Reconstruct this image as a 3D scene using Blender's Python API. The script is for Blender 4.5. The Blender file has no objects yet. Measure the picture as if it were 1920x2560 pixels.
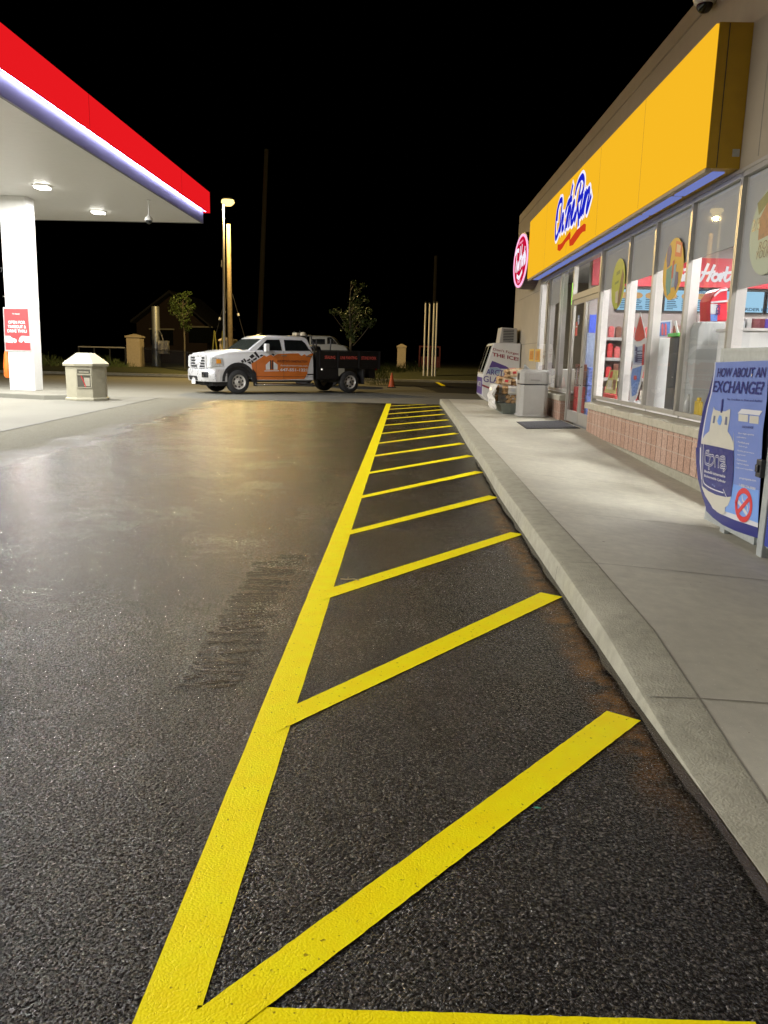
import bpy, math, random
import numpy as np
from mathutils import Vector, Matrix
random.seed(7)
SC = bpy.context.scene
COL = SC.collection
# ------------------------------------------------------------------ camera
F = 1975.0; CX, CY, EYE = 960.0, 1280.0, 1.5
def _norm(v): return v / np.linalg.norm(v)
_d = _norm(np.array([1006.0 - CX, 895.0 - CY, F]))
_r = np.array([math.cos(.022), math.sin(.022), 0.0])
_X = _norm(_r - (_r @ _d) * _d)
_Z = np.cross(_X, _d)
if _Z[1] > 0: _Z = -_Z
RW = np.array([_X, _d, _Z])
def at(px, py, axis=2, val=0.0):
    """world point seen at photo pixel (px, py) on the plane axis = val"""
    v = RW @ np.array([px - CX, py - CY, F]); o = np.array([0, 0, EYE])
    t = (val - o[axis]) / v[axis]
    return Vector(o + t * v)
cam = bpy.data.cameras.new('camera'); camo = bpy.data.objects.new('camera', cam); COL.objects.link(camo)
cam.sensor_fit = 'VERTICAL'; cam.sensor_height = 36.0; cam.lens = F / 2560 * 36.0
cam.clip_start = .05; cam.clip_end = 900
right = Vector(RW[:, 0]); down = Vector(RW[:, 1]); fwd = Vector(RW[:, 2])
mw = Matrix((( right.x, -down.x, -fwd.x, 0), (right.y, -down.y, -fwd.y, 0), (right.z, -down.z, -fwd.z, EYE), (0, 0, 0, 1)))
camo.matrix_world = mw
SC.camera = camo
SC.render.resolution_x = 768; SC.render.resolution_y = 1024
SC.view_settings.view_transform = 'Standard'; SC.view_settings.look = 'None'
SC.view_settings.exposure = 0.0; SC.view_settings.gamma = 1.0; SC.view_settings.use_curve_mapping = False
SC.cycles.max_bounces = 6; SC.cycles.diffuse_bounces = 3; SC.cycles.glossy_bounces = 3
SC.cycles.transparent_max_bounces = 12; SC.cycles.sample_clamp_indirect = 4.0
SC.cycles.caustics_reflective = False; SC.cycles.caustics_refractive = False
# ------------------------------------------------------------------ night sky
W = bpy.data.worlds.new('World'); SC.world = W; W.use_nodes = True
wn = W.node_tree; bg = wn.nodes['Background']
sky = wn.nodes.new('ShaderNodeTexSky'); sky.sky_type = 'NISHITA'; sky.sun_disc = False
sky.sun_elevation = math.radians(-7); sky.sun_rotation = math.radians(200)
wn.links.new(sky.outputs[0], bg.inputs[0]); bg.inputs[1].default_value = .05
# ------------------------------------------------------------------ helpers
class MB:
    def __init__(s): s.v = []; s.f = []; s.m = []; s.cur = 0
    def mi(s, i): s.cur = i; return s
    def _add(s, vs, fs):
        b = len(s.v); s.v += [tuple(v) for v in vs]
        s.f += [tuple(b + i for i in f) for f in fs]; s.m += [s.cur] * len(fs)
        return s
    def box(s, x0, x1, y0, y1, z0, z1):
        return s._add([(x0,y0,z0),(x1,y0,z0),(x1,y1,z0),(x0,y1,z0),(x0,y0,z1),(x1,y0,z1),(x1,y1,z1),(x0,y1,z1)],
            [(0,3,2,1),(4,5,6,7),(0,1,5,4),(1,2,6,5),(2,3,7,6),(3,0,4,7)])
    def hexa(s, bottom, top):
        return s._add(list(bottom) + list(top), [(0,3,2,1),(4,5,6,7),(0,1,5,4),(1,2,6,5),(2,3,7,6),(3,0,4,7)])
    def face(s, pts): return s._add(pts, [tuple(range(len(pts)))])
    def loft(s, a, b, cap=True):
        n = len(a); fs = [(i, (i+1) % n, n + (i+1) % n, n + i) for i in range(n)]
        if cap: fs += [tuple(reversed(range(n))), tuple(range(n, 2*n))]
        return s._add(list(a) + list(b), fs)
    def prism(s, pts, d):
        d = Vector(d); a = [Vector(p) for p in pts]
        return s.loft(a, [p + d for p in a])
    def rings(s, rs, close=True):
        n = len(rs[0]); vs = [p for r in rs for p in r]; fs = []
        for k in range(len(rs) - 1):
            for i in range(n):
                j = (i + 1) % n
                fs.append((k*n+i, k*n+j, (k+1)*n+j, (k+1)*n+i))
        if close: fs += [tuple(reversed(range(n))), tuple(range((len(rs)-1)*n, len(rs)*n))]
        return s._add(vs, fs)
    def tube(s, pts, r, n=10):
        P = [Vector(p) for p in pts]; rr = r if isinstance(r, (list, tuple)) else [r] * len(P)
        rs = []
        for i, p in enumerate(P):
            t = (P[min(i+1, len(P)-1)] - P[max(i-1, 0)]).normalized()
            a = t.orthogonal() if abs(t.z) < .9 else Vector((1,0,0)).cross(t)
            if abs(t.z) < .9: a = Vector((0,0,1)).cross(t)
            a.normalize(); b = t.cross(a)
            rs.append([p + (a*math.cos(2*math.pi*k/n) + b*math.sin(2*math.pi*k/n)) * rr[i] for k in range(n)])
        return s.rings(rs)
    def lathe(s, prof, c=(0,0,0), n=24, axis='z', rot=0.0, sx=1, sy=1):
        rs = []
        for (r, h) in prof:
            ring = []
            for k in range(n):
                a = rot + 2*math.pi*k/n; u, w = r*math.cos(a)*sx, r*math.sin(a)*sy
                ring.append(Vector(c) + (Vector((u,w,h)) if axis == 'z' else Vector((u,-h,w)) if axis == 'y' else Vector((h,u,w))))
            rs.append(ring)
        return s.rings(rs)
    def build(s, name, mats, parent=None, bevel=0, smooth=False, seg=2, label=None, ang=35):
        me = bpy.data.meshes.new(name)
        off = Vector((0,0,0))
        if parent is not None: off = Vector(parent.get('_o', (0,0,0)))
        me.from_pydata([tuple(Vector(v) - off) for v in s.v], [], s.f)
        if not isinstance(mats, (list, tuple)): mats = [mats]
        for m in mats: me.materials.append(m)
        for i, p in enumerate(me.polygons): p.material_index = s.m[i]
        import bmesh
        bm = bmesh.new(); bm.from_mesh(me); bmesh.ops.recalc_face_normals(bm, faces=bm.faces); bm.to_mesh(me); bm.free()
        o = bpy.data.objects.new(name, me); COL.objects.link(o)
        if parent is not None: o.parent = parent; o['_o'] = tuple(off)
        if bevel:
            md = o.modifiers.new('b', 'BEVEL'); md.width = bevel; md.segments = seg; md.limit_method = 'ANGLE'; md.angle_limit = math.radians(ang)
            md.harden_normals = False
        if smooth:
            me.shade_smooth()
            try: me.set_sharp_from_angle(angle=math.radians(40))
            except Exception: pass
        if label: o['label'] = label
        return o
def root(name, loc, label, cat, group=None, rotz=0, local=False):
    o = bpy.data.objects.new(name, None); COL.objects.link(o); o.location = loc; o.rotation_euler = (0,0,rotz)
    o.empty_display_size = .2
    o['label'] = label; o['category'] = cat
    if group: o['group'] = group
    o['_o'] = (0,0,0) if local else tuple(loc)
    return o
def tag(o, label, cat, group=None):
    o['label'] = label; o['category'] = cat
    if group: o['group'] = group
    return o
def struct(o): o['kind'] = 'structure'; return o
def stuff(o): o['kind'] = 'stuff'; return o
def dup(o, parent=None):
    c = o.copy(); COL.objects.link(c); c.parent = parent
    for ch in o.children: dup(ch, c)
    return c
# ------------------------------------------------------------------ materials
def mat(name, col, rough=.55, metal=0.0, var=.12, vs=6.0, bump=0.0, bs=60.0, spec=.5, emit=None, es=1.0, coat=0.0, stain=None, stainamt=.3, ss=1.5):
    m = bpy.data.materials.new(name); m.use_nodes = True; nt = m.node_tree; N = nt.nodes; L = nt.links
    b = N['Principled BSDF']
    b.inputs['Base Color'].default_value = (*col, 1); b.inputs['Roughness'].default_value = rough
    b.inputs['Metallic'].default_value = metal; b.inputs['Specular IOR Level'].default_value = spec
    b.inputs['Coat Weight'].default_value = coat
    g = N.new('ShaderNodeNewGeometry')
    if var:
        n = N.new('ShaderNodeTexNoise'); n.inputs['Scale'].default_value = vs; n.inputs['Detail'].default_value = 8; n.inputs['Roughness'].default_value = .65
        L.new(g.outputs['Position'], n.inputs['Vector'])
        mr = N.new('ShaderNodeMapRange'); mr.inputs[1].default_value = .3; mr.inputs[2].default_value = .7
        mr.inputs[3].default_value = 1 - var; mr.inputs[4].default_value = 1 + var
        L.new(n.outputs[0], mr.inputs[0])
        mx = N.new('ShaderNodeMix'); mx.data_type = 'RGBA'; mx.blend_type = 'MULTIPLY'; mx.inputs[0].default_value = 1
        mx.inputs[6].default_value = (*col, 1)
        cc = N.new('ShaderNodeCombineColor')
        for k in range(3): L.new(mr.outputs[0], cc.inputs[k])
        L.new(cc.outputs[0], mx.inputs[7]); out = mx.outputs[2]
        if stain:
            n2 = N.new('ShaderNodeTexNoise'); n2.inputs['Scale'].default_value = ss; n2.inputs['Detail'].default_value = 6
            L.new(g.outputs['Position'], n2.inputs['Vector'])
            m2 = N.new('ShaderNodeMapRange'); m2.inputs[1].default_value = .45; m2.inputs[2].default_value = .7; m2.inputs[4].default_value = stainamt
            L.new(n2.outputs[0], m2.inputs[0])
            mx2 = N.new('ShaderNodeMix'); mx2.data_type = 'RGBA'; L.new(m2.outputs[0], mx2.inputs[0]); L.new(out, mx2.inputs[6]); mx2.inputs[7].default_value = (*stain, 1); out = mx2.outputs[2]
        L.new(out, b.inputs['Base Color'])
        mr2 = N.new('ShaderNodeMapRange'); mr2.inputs[3].default_value = max(.02, rough*.85); mr2.inputs[4].default_value = min(1, rough*1.15)
        L.new(n.outputs[0], mr2.inputs[0]); L.new(mr2.outputs[0], b.inputs['Roughness'])
    if bump:
        n = N.new('ShaderNodeTexNoise'); n.inputs['Scale'].default_value = bs; n.inputs['Detail'].default_value = 4
        L.new(g.outputs['Position'], n.inputs['Vector'])
        bp = N.new('ShaderNodeBump'); bp.inputs['Strength'].default_value = bump; bp.inputs['Distance'].default_value = .01
        L.new(n.outputs[0], bp.inputs['Height']); L.new(bp.outputs[0], b.inputs['Normal'])
    if emit:
        b.inputs['Emission Color'].default_value = (*emit, 1); b.inputs['Emission Strength'].default_value = es
    return m
def srgb(r, g, b):
    f = lambda c: (c/255/12.92) if c/255 <= .04045 else ((c/255 + .055)/1.055)**2.4
    return (f(r), f(g), f(b))
def glow(name, col, s=1.0):      # a surface that gives off light
    m = mat(name, (.0,.0,.0), 1, var=0, emit=col, es=s, spec=0); return m
M = {}
M['metal'] = mat('aluminium', (.5,.49,.45), .4, .55, var=.08)
M['white'] = mat('white_paint', (.78,.78,.76), .4, var=.04)
M['whitegloss'] = mat('white_car_paint', (.75,.76,.77), .22, var=.03, coat=.6)
M['black'] = mat('black_paint', (.012,.012,.013), .35, var=.2)
M['rubber'] = mat('rubber', (.03,.03,.03), .75, var=.3, vs=20, bump=.3, bs=90)
M['plastic_black'] = mat('black_plastic', (.018,.018,.02), .5, var=.2)
M['chrome'] = mat('chrome', (.75,.75,.76), .12, 1.0, var=.05)
M['steel'] = mat('galvanised_steel', (.45,.47,.46), .42, .6, var=.15, vs=14)
M['darksteel'] = mat('dark_metal', (.06,.06,.06), .45, .5, var=.2)
M['soffit'] = mat('soffit_paint', (.62,.61,.56), .45, var=.04)
M['stucco'] = mat('tan_stucco', (.42,.36,.26), .85, var=.06, vs=3, bump=.35, bs=260, stain=(.3,.26,.2), stainamt=.25, ss=.8)
M['conc'] = mat('sidewalk_concrete', (.35,.33,.285), .7, var=.12, vs=9, bump=.3, bs=180, stain=(.22,.2,.17), stainamt=.45, ss=1.1)
M['kerbconc'] = mat('kerb_concrete', (.31,.298,.225), .75, var=.18, vs=12, bump=.5, bs=90, stain=(.40,.38,.30), stainamt=.5, ss=3)
M['dryconc'] = mat('apron_concrete', (.15,.146,.122), .8, spec=.15, var=.06, vs=3, bump=.25, bs=150, stain=(.11,.105,.088), stainamt=.4, ss=.5)
M['glassdark'] = mat('dark_glass', (.01,.012,.012), .06, var=0, spec=.6)
M['grey'] = mat('grey_plastic', (.40,.385,.35), .5, var=.05)
M['red'] = mat('red_paint', (.55,.03,.035), .4, var=.08)
M['wood'] = mat('weathered_pole_wood', (.20,.15,.085), .85, var=.3, vs=8, bump=.5, bs=40)
M['brickpillar'] = mat('cast_stone', (.42,.35,.25), .85, var=.12, vs=7, bump=.4, bs=80)

def glass_mat():
    m = bpy.data.materials.new('window_glass'); m.use_nodes = True; nt = m.node_tree; N = nt.nodes; L = nt.links
    for n in list(N): N.remove(n)
    o = N.new('ShaderNodeOutputMaterial'); t = N.new('ShaderNodeBsdfTransparent'); t.inputs[0].default_value = (.98,.99,.985,1)
    g = N.new('ShaderNodeBsdfGlossy'); g.inputs['Roughness'].default_value = .01
    f = N.new('ShaderNodeFresnel'); ge = N.new('ShaderNodeNewGeometry'); mi = N.new('ShaderNodeMapRange'); mi.inputs[3].default_value = 1.5; mi.inputs[4].default_value = 1/1.5
    L.new(ge.outputs['Backfacing'], mi.inputs[0]); L.new(mi.outputs[0], f.inputs[0])
    ma = N.new('ShaderNodeMath'); ma.operation = 'MULTIPLY'; ma.inputs[1].default_value = .8; ma.use_clamp = True
    mx = N.new('ShaderNodeMixShader'); L.new(f.outputs[0], ma.inputs[0]); L.new(ma.outputs[0], mx.inputs[0]); L.new(t.outputs[0], mx.inputs[1]); L.new(g.outputs[0], mx.inputs[2]); L.new(mx.outputs[0], o.inputs[0])
    return m
M['glass'] = glass_mat()

def text(s, parent, name, m, o, rt, up, h, w=None, shear=0, bold=0.0, ext=.002, anchor='l'):
    """lettering fitted to height h (and width w) from lower-left point o along rt / up"""
    cu = bpy.data.curves.new('t', 'FONT'); cu.body = s; cu.shear = shear; cu.offset = bold; cu.extrude = 0; cu.resolution_u = 3
    to = bpy.data.objects.new('t', cu); COL.objects.link(to)
    bpy.context.view_layer.update()
    me = bpy.data.meshes.new_from_object(to.evaluated_get(bpy.context.evaluated_depsgraph_get()))
    bpy.data.objects.remove(to); bpy.data.curves.remove(cu)
    vs = np.array([v.co[:] for v in me.vertices])
    lo, hi = vs.min(0), vs.max(0); sy = h / (hi[1]-lo[1]); sx = (w / (hi[0]-lo[0])) if w else sy
    rt = Vector(rt).normalized(); up = Vector(up).normalized(); o = Vector(o); nrm = rt.cross(up)
    W_ = (hi[0]-lo[0])*sx
    if anchor == 'c': o = o - rt * W_ / 2
    off = Vector(parent.get('_o', (0,0,0))) if parent is not None else Vector((0,0,0))
    for v in me.vertices:
        p = o + rt*((v.co.x-lo[0])*sx) + up*((v.co.y-lo[1])*sy) + nrm*ext
        v.co = p - off
    me.name = name; me.materials.clear(); me.materials.append(m)
    for p in me.polygons: p.material_index = 0
    ob = bpy.data.objects.new(name, me); COL.objects.link(ob)
    if parent is not None: ob.parent = parent; ob['_o'] = tuple(off)
    return ob
def smoothline(P, k=6):
    P = [Vector(p) for p in P]
    if len(P) < 3: return P
    out = []
    for i in range(len(P)-1):
        p0, p1, p2, p3 = P[max(i-1,0)], P[i], P[i+1], P[min(i+2, len(P)-1)]
        for j in range(k):
            t = j/k
            out.append(.5*((2*p1) + (p2-p0)*t + (2*p0-5*p1+4*p2-p3)*t*t + (3*p1-p0-3*p2+p3)*t**3))
    return out + [P[-1]]
def stroke(mb, pts, w, nrm, lift=0.0, aspect=1.0):
    """flat ribbon of width w along pts in the plane with normal nrm"""
    P = smoothline(pts); nrm = Vector(nrm); n = len(P)
    a, b = [], []
    for i, p in enumerate(P):
        t = (P[min(i+1,n-1)] - P[max(i-1,0)]).normalized(); s = nrm.cross(t).normalized() * w/2
        e = t * (w*.4 if i == n-1 else -w*.4 if i == 0 else 0)
        a.append(p + s + e + nrm*lift); b.append(p - s + e + nrm*lift)
    for i in range(n-1): mb.face([a[i], b[i], b[i+1], a[i+1]])
def pxpoly(pts, axis, val, z=None):
    return [at(p[0], p[1], axis, val) for p in pts]
# ------------------------------------------------------------------ ground materials
def asphalt_mat():
    m = bpy.data.materials.new('wet_asphalt'); m.use_nodes = True; nt = m.node_tree; N = nt.nodes; L = nt.links
    b = N['Principled BSDF']; g = N.new('ShaderNodeNewGeometry'); P = g.outputs['Position']
    def noise(sc, det=6, r=.6):
        n = N.new('ShaderNodeTexNoise'); n.inputs['Scale'].default_value = sc; n.inputs['Detail'].default_value = det; n.inputs['Roughness'].default_value = r; L.new(P, n.inputs['Vector']); return n.outputs[0]
    def mr(i, a, bb, c, d, smooth=False):
        n = N.new('ShaderNodeMapRange'); n.inputs[1].default_value = a; n.inputs[2].default_value = bb; n.inputs[3].default_value = c; n.inputs[4].default_value = d
        if smooth: n.interpolation_type = 'SMOOTHSTEP'
        L.new(i, n.inputs[0]); return n.outputs[0]
    def ma(op, a, bb):
        n = N.new('ShaderNodeMath'); n.operation = op
        for k, q in enumerate((a, bb)):
            if isinstance(q, (int, float)): n.inputs[k].default_value = q
            else: L.new(q, n.inputs[k])
        return n.outputs[0]
    def mixc(f, a, bb):
        n = N.new('ShaderNodeMix'); n.data_type = 'RGBA'
        L.new(f, n.inputs[0])
        for k, q in ((6, a), (7, bb)):
            if isinstance(q, tuple): n.inputs[k].default_value = (*q, 1)
            else: L.new(q, n.inputs[k])
        return n.outputs[2]
    sx = N.new('ShaderNodeSeparateXYZ'); L.new(P, sx.inputs[0]); X, Y = sx.outputs[0], sx.outputs[1]
    v = N.new('ShaderNodeTexVoronoi'); v.inputs['Scale'].default_value = 135; L.new(P, v.inputs['Vector'])
    v.inputs['Randomness'].default_value = 1
    base = mixc(mr(noise(1.3), .35, .7, 0, 1), (.004,.004,.0045), (.011,.009,.007))
    grit = mr(v.outputs['Color'], 0, 1, 0, 1) if False else None
    sc = N.new('ShaderNodeSeparateColor'); L.new(v.outputs['Color'], sc.inputs[0])
    base = mixc(mr(sc.outputs[0], .82, 1.0, 0, .75), base, (.15,.135,.12))
    # dry, paler strip along the concrete apron
    # dry edge from photo: x = A + B*y
    a1, a2 = at(60, 1142), at(520, 1012)
    B_ = (a2.x-a1.x)/(a2.y-a1.y); A_ = a1.x - B_*a1.y
    edge = ma('SUBTRACT', ma('ADD', ma('MULTIPLY', Y, B_), A_), X)
    edge = ma('ADD', edge, ma('MULTIPLY', ma('SUBTRACT', noise(.5, 4), .5), 2.2))
    edge = ma('ADD', edge, ma('MULTIPLY', ma('SUBTRACT', noise(60, 2), .5), .8))
    dry = mr(edge, -.3, .7, 0, 1, True)
    dryc = mixc(mr(sc.outputs[1], .3, 1, 0, 1), (.12,.115,.09), (.22,.21,.17))
    base = mixc(dry, base, dryc)
    # rusty run-off beside the kerb
    kx = mr(X, .82, .98, 0, 1, True); kx2 = mr(X, 1.0, 1.07, 1, 0, True); ky = mr(Y, 2.2, 3.2, 0, 1); ky2 = mr(Y, 7.5, 11, 1, 0)
    rust = ma('MULTIPLY', ma('MULTIPLY', kx, kx2), ma('MULTIPLY', ma('MULTIPLY', ky, ky2), mr(noise(7), .35, .58, .0, .6)))
    base = mixc(rust, base, (.26,.115,.018))
    pv = N.new('ShaderNodeTexVoronoi'); pv.inputs['Scale'].default_value = 9; L.new(P, pv.inputs['Vector'])
    pit = mr(ma('ADD', pv.outputs['Distance'], ma('MULTIPLY', noise(70,2), .05)), .075, .09, 1, 0)
    base = mixc(pit, base, (.002,.002,.002))
    L.new(base, b.inputs['Base Color'])
    blot = mr(noise(.9, 5, .65), .38, .62, 0, 1, True)
    rough = mr(blot, 0, 1, .15, .19)
    rough = ma('ADD', rough, ma('MULTIPLY', sc.outputs[1], .10))
    rough = ma('ADD', rough, ma('MULTIPLY', dry, .5))
    L.new(rough, b.inputs['Roughness'])
    spk = mr(noise(100, 2, .5), .47, .60, .10, 1.0)
    L.new(ma('MULTIPLY', mr(dry, 0, 1, 1, .1), ma('MULTIPLY', spk, mr(sc.outputs[2], 0, 1, .12, 1.0))), b.inputs['Specular IOR Level'])
    n1 = noise(260, 3); n2 = noise(45, 3); n3 = noise(6, 4)
    v3 = N.new('ShaderNodeTexVoronoi'); v3.inputs['Scale'].default_value = 62; L.new(P, v3.inputs['Vector'])
    s3 = N.new('ShaderNodeSeparateColor'); L.new(v3.outputs['Color'], s3.inputs[0])
    inv = ma('POWER', mr(v.outputs['Distance'], 0, .8, 1, 0), 1.0)
    inv3 = ma('MULTIPLY', mr(v3.outputs['Distance'], .0, .75, 1, 0), ma('ADD', s3.outputs[0], .25))
    hgt = ma('ADD', ma('MULTIPLY', inv, ma('ADD', ma('MULTIPLY', sc.outputs[0], 1.5), .6)), ma('ADD', ma('MULTIPLY', n1, .8), ma('MULTIPLY', n2, .9)))
    hgt = ma('ADD', hgt, ma('ADD', ma('MULTIPLY', inv3, 1.5), ma('MULTIPLY', n3, 1.0)))
    hgt = ma('SUBTRACT', hgt, ma('MULTIPLY', pit, 5.0))
    bp = N.new('ShaderNodeBump'); bp.inputs['Strength'].default_value = 1.0; bp.inputs['Distance'].default_value = .0030
    L.new(hgt, bp.inputs['Height']); L.new(bp.outputs[0], b.inputs['Normal'])
    bc = N.new('ShaderNodeBump'); bc.inputs['Strength'].default_value = 1.0; bc.inputs['Distance'].default_value = .0018; L.new(hgt, bc.inputs['Height']); L.new(bc.outputs[0], b.inputs['Coat Normal'])
    b.inputs['Coat Roughness'].default_value = .14; b.inputs['Coat IOR'].default_value = 1.4
    L.new(ma('MULTIPLY', ma('SUBTRACT', 1.0, dry), mr(spk, 0, 1, .03, .6)), b.inputs['Coat Weight'])
    return m
def yellow_mat():
    m = bpy.data.materials.new('yellow_line_paint'); m.use_nodes = True; nt = m.node_tree; N = nt.nodes; L = nt.links
    b = N['Principled BSDF']; g = N.new('ShaderNodeNewGeometry')
    n = N.new('ShaderNodeTexNoise'); n.inputs['Scale'].default_value = 9; n.inputs['Detail'].default_value = 7; L.new(g.outputs['Position'], n.inputs['Vector'])
    r = N.new('ShaderNodeValToRGB'); r.color_ramp.elements[0].position = .3; r.color_ramp.elements[0].color = (1.0,.80,.004,1); r.color_ramp.elements[1].position = .7; r.color_ramp.elements[1].color = (1.0,.89,.006,1)
    L.new(n.outputs[0], r.inputs[0])
    v = N.new('ShaderNodeTexVoronoi'); v.inputs['Scale'].default_value = 135; L.new(g.outputs['Position'], v.inputs['Vector'])
    v2 = N.new('ShaderNodeTexVoronoi'); v2.feature = 'DISTANCE_TO_EDGE'; v2.inputs['Scale'].default_value = 16
    nd = N.new('ShaderNodeTexNoise'); nd.inputs['Scale'].default_value = 30; L.new(g.outputs['Position'], nd.inputs['Vector'])
    mx = N.new('ShaderNodeMix'); mx.data_type = 'VECTOR'; mx.inputs[0].default_value = .06; L.new(g.outputs['Position'], mx.inputs[4]); L.new(nd.outputs['Color'], mx.inputs[5]); L.new(mx.outputs[1], v2.inputs['Vector'])
    # pinholes where the paint missed the stone
    sc = N.new('ShaderNodeTexNoise'); sc.inputs['Scale'].default_value = 55; sc.inputs['Detail'].default_value = 3; L.new(g.outputs['Position'], sc.inputs['Vector'])
    mr = N.new('ShaderNodeMapRange'); mr.inputs[1].default_value = .66; mr.inputs[2].default_value = .72; mr.inputs[4].default_value = .75; L.new(sc.outputs[0], mr.inputs[0])
    cm = N.new('ShaderNodeMix'); cm.data_type = 'RGBA'; L.new(mr.outputs[0], cm.inputs[0]); L.new(r.outputs[0], cm.inputs[6]); cm.inputs[7].default_value = (.2,.13,.01,1)
    L.new(cm.outputs[2], b.inputs['Base Color'])
    cr = N.new('ShaderNodeMapRange'); cr.inputs[1].default_value = 0; cr.inputs[2].default_value = .03; cr.inputs[3].default_value = -.25; cr.inputs[4].default_value = 0; L.new(v2.outputs[0], cr.inputs[0])
    inv = N.new('ShaderNodeMath'); inv.operation = 'MULTIPLY_ADD'; inv.inputs[1].default_value = -.5; L.new(v.outputs['Distance'], inv.inputs[0]); L.new(cr.outputs[0], inv.inputs[2])
    a2 = N.new('ShaderNodeMath'); a2.operation = 'ADD'; L.new(inv.outputs[0], a2.inputs[0]); L.new(n.outputs[0], a2.inputs[1])
    bp = N.new('ShaderNodeBump'); bp.inputs['Strength'].default_value = .6; bp.inputs['Distance'].default_value = .003; L.new(a2.outputs[0], bp.inputs['Height']); L.new(bp.outputs[0], b.inputs['Normal'])
    b.inputs['Roughness'].default_value = .5; b.inputs['Specular IOR Level'].default_value = .1
    return m
M['asphalt'] = asphalt_mat(); M['yellow'] = yellow_mat()
M['darkasphalt'] = mat('dark_asphalt', (.012,.012,.012), .6, var=.3, vs=4, bump=.5, bs=140)
M['lawn'] = mat('grass_blades', (.055,.06,.022), .9, var=.4, vs=5, bump=1, bs=60)
M['earth'] = mat('earth', (.05,.045,.03), .95, var=.3, vs=1)

# ------------------------------------------------------------------ ground sheets
def sheet(name, pts, m, z=0.0):
    b = MB(); b.face([(p[0], p[1], z) for p in pts]); return struct(b.build(name, m))
g = MB(); g.box(-400, 400, -60, 500, -.6, -.4); struct(g.build('ground', M['earth']))
# asphalt lot: finely cut near the camera so it can sag a little like a rolled surface
sheet('asphalt_lot', [(-60,-20),(1.42,-20),(1.42,26.62),(-60,26.62)], M['asphalt'], 0)
sheet('concrete_drive', [(-60,26.62),(3.2,26.62),(14,27.5),(14,66),(-60,66)], M['dryconc'], -.006)
a1, a2 = at(0,1080), at(318,1012)
bb = (a2.x-a1.x)/(a2.y-a1.y)
f = lambda y: a1.x + bb*(y-a1.y)
struct(MB().face([(f(-20),-20,.004),(f(26.62),26.62,.004),(-60,26.62,.004),(-60,-20,.004)]).build('concrete_apron', M['dryconc']))
# joint and seams of the concrete
j = MB()
for (x, w) in ((0.0, .02),):
    j.face([(f(-20)-.012,-20,.008),(f(-20)+.012,-20,.008),(f(26.6)+.012,26.6,.008),(f(26.6)-.012,26.6,.008)])
for y in (8, 14, 20, 26.4): j.face([(-60,y,.0075),(f(y)-.02,y,.0075),(f(y)-.02,y+.02,.0075),(-60,y+.02,.0075)])
j.face([(-24,26.60,.009),(1.3,26.60,.009),(1.3,26.66,.009),(-24,26.66,.009)])
j.face([(-30,33.4,.009),(4,31.9,.009),(4,31.94,.009),(-30,33.44,.009)])
struct(j.build('concrete_joint', M['darkasphalt']))
# darker fresh asphalt far right with one painted bay line
zE = lambda x, y: at(760+x/3.456, 680+y/3.456)
pa = [zE(740,985), zE(950,985), zE(1090,1020), zE(1150,1040), zE(1480,1052)]
struct(MB().face([(p.x,p.y,.004) for p in pa] + [(9,34,.004),(9,62,.004),(-.6,62,.004)]).build('asphalt_patch', M['darkasphalt']))
def quadline(name, pts, z, m, jit=.004, n=24):
    """painted strip from 4 corners (l0, l1, r1, r0) with slightly ragged edges"""
    l0, l1, r1, r0 = [Vector((p[0],p[1],0)) for p in pts]; b = MB(); A, Bq = [], []
    for i in range(n+1):
        t = i/n; s = (l1-l0).normalized().cross(Vector((0,0,1)))
        A.append(l0.lerp(l1,t) + s*random.uniform(-jit,jit)); Bq.append(r0.lerp(r1,t) + s*random.uniform(-jit,jit))
    for i in range(n):
        b.face([(A[i].x,A[i].y,z),(Bq[i].x,Bq[i].y,z),(Bq[i+1].x,Bq[i+1].y,z),(A[i+1].x,A[i+1].y,z)])
    return struct(b.build(name, m))
p0, p1 = zE(1100,925), zE(1205,985)
quadline('painted_bay_line', [(p0.x-.15,p0.y),(p1.x-.12,p1.y),(p1.x+.12,p1.y),(p0.x+.15,p0.y)], .009, M['yellow'])
# long yellow edge line and its end line
p0, p1, p2 = at(966.4,1009), at(700,1660), at(335.6,2560)
q0, q1 = at(981,1009), at(712,1815)
quadline('painted_edge_line', [(-.578,.9),(-.50,26.5),(-.335,26.5),(-.432,.9)], .002, M['yellow'], .0015, 160)
quadline('painted_end_line', [(-.44,1.585),(.86,1.597),(.86,1.45),(-.44,1.43)], .002, M['yellow'], .0015, 60)
S4 = 4.1475
r1 = lambda x,y: at(900+x/S4, 980+y/S4); r2 = lambda x,y: at(700+x/2.074, 1300+y/2.074)
# (left upper, right upper corner, right tip, left lower) of each diagonal, on the ground
tips = [r1(835,130)] 
Sx = [(at(497.7,2519), at(1517,1779), at(1601.7,1803), at(748,2524)),
      (at(748,1765), at(1352,1482), at(1406,1493), at(740,1815)),
      (r2(290,355), r2(1195,65), r2(1265,75), r2(280,408)),
]
Sx = [[(a.x,a.y) for a in q] for q in Sx]
Lft = [(-50,1440,1335,1075,1440,1097),(20,1080,1195,822,1290,835),(95,835,1110,655,1182,668),(150,660,1030,528,1090,540),(190,530,975,425,1028,434),(220,430,930,350,970,356),(250,345,885,287,930,292),(272,280,850,229,888,234),(285,230,830,183,862,187),(300,180,810,145,838,149)]
for (lx, ly, ux, uy, tx, ty) in [(q[0],q[1],q[-4],q[-3],q[-2],q[-1]) for q in Lft]:
    A, Bq, T = r1(lx,ly), r1(ux,uy), r1(tx,ty); dirv = (Bq-A).normalized()
    Sx.append([(A.x,A.y),(Bq.x,Bq.y),(T.x,T.y),None])
Sx.append([(-.34,25.2),(.7,26.5),(.86,26.5),None])
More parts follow.
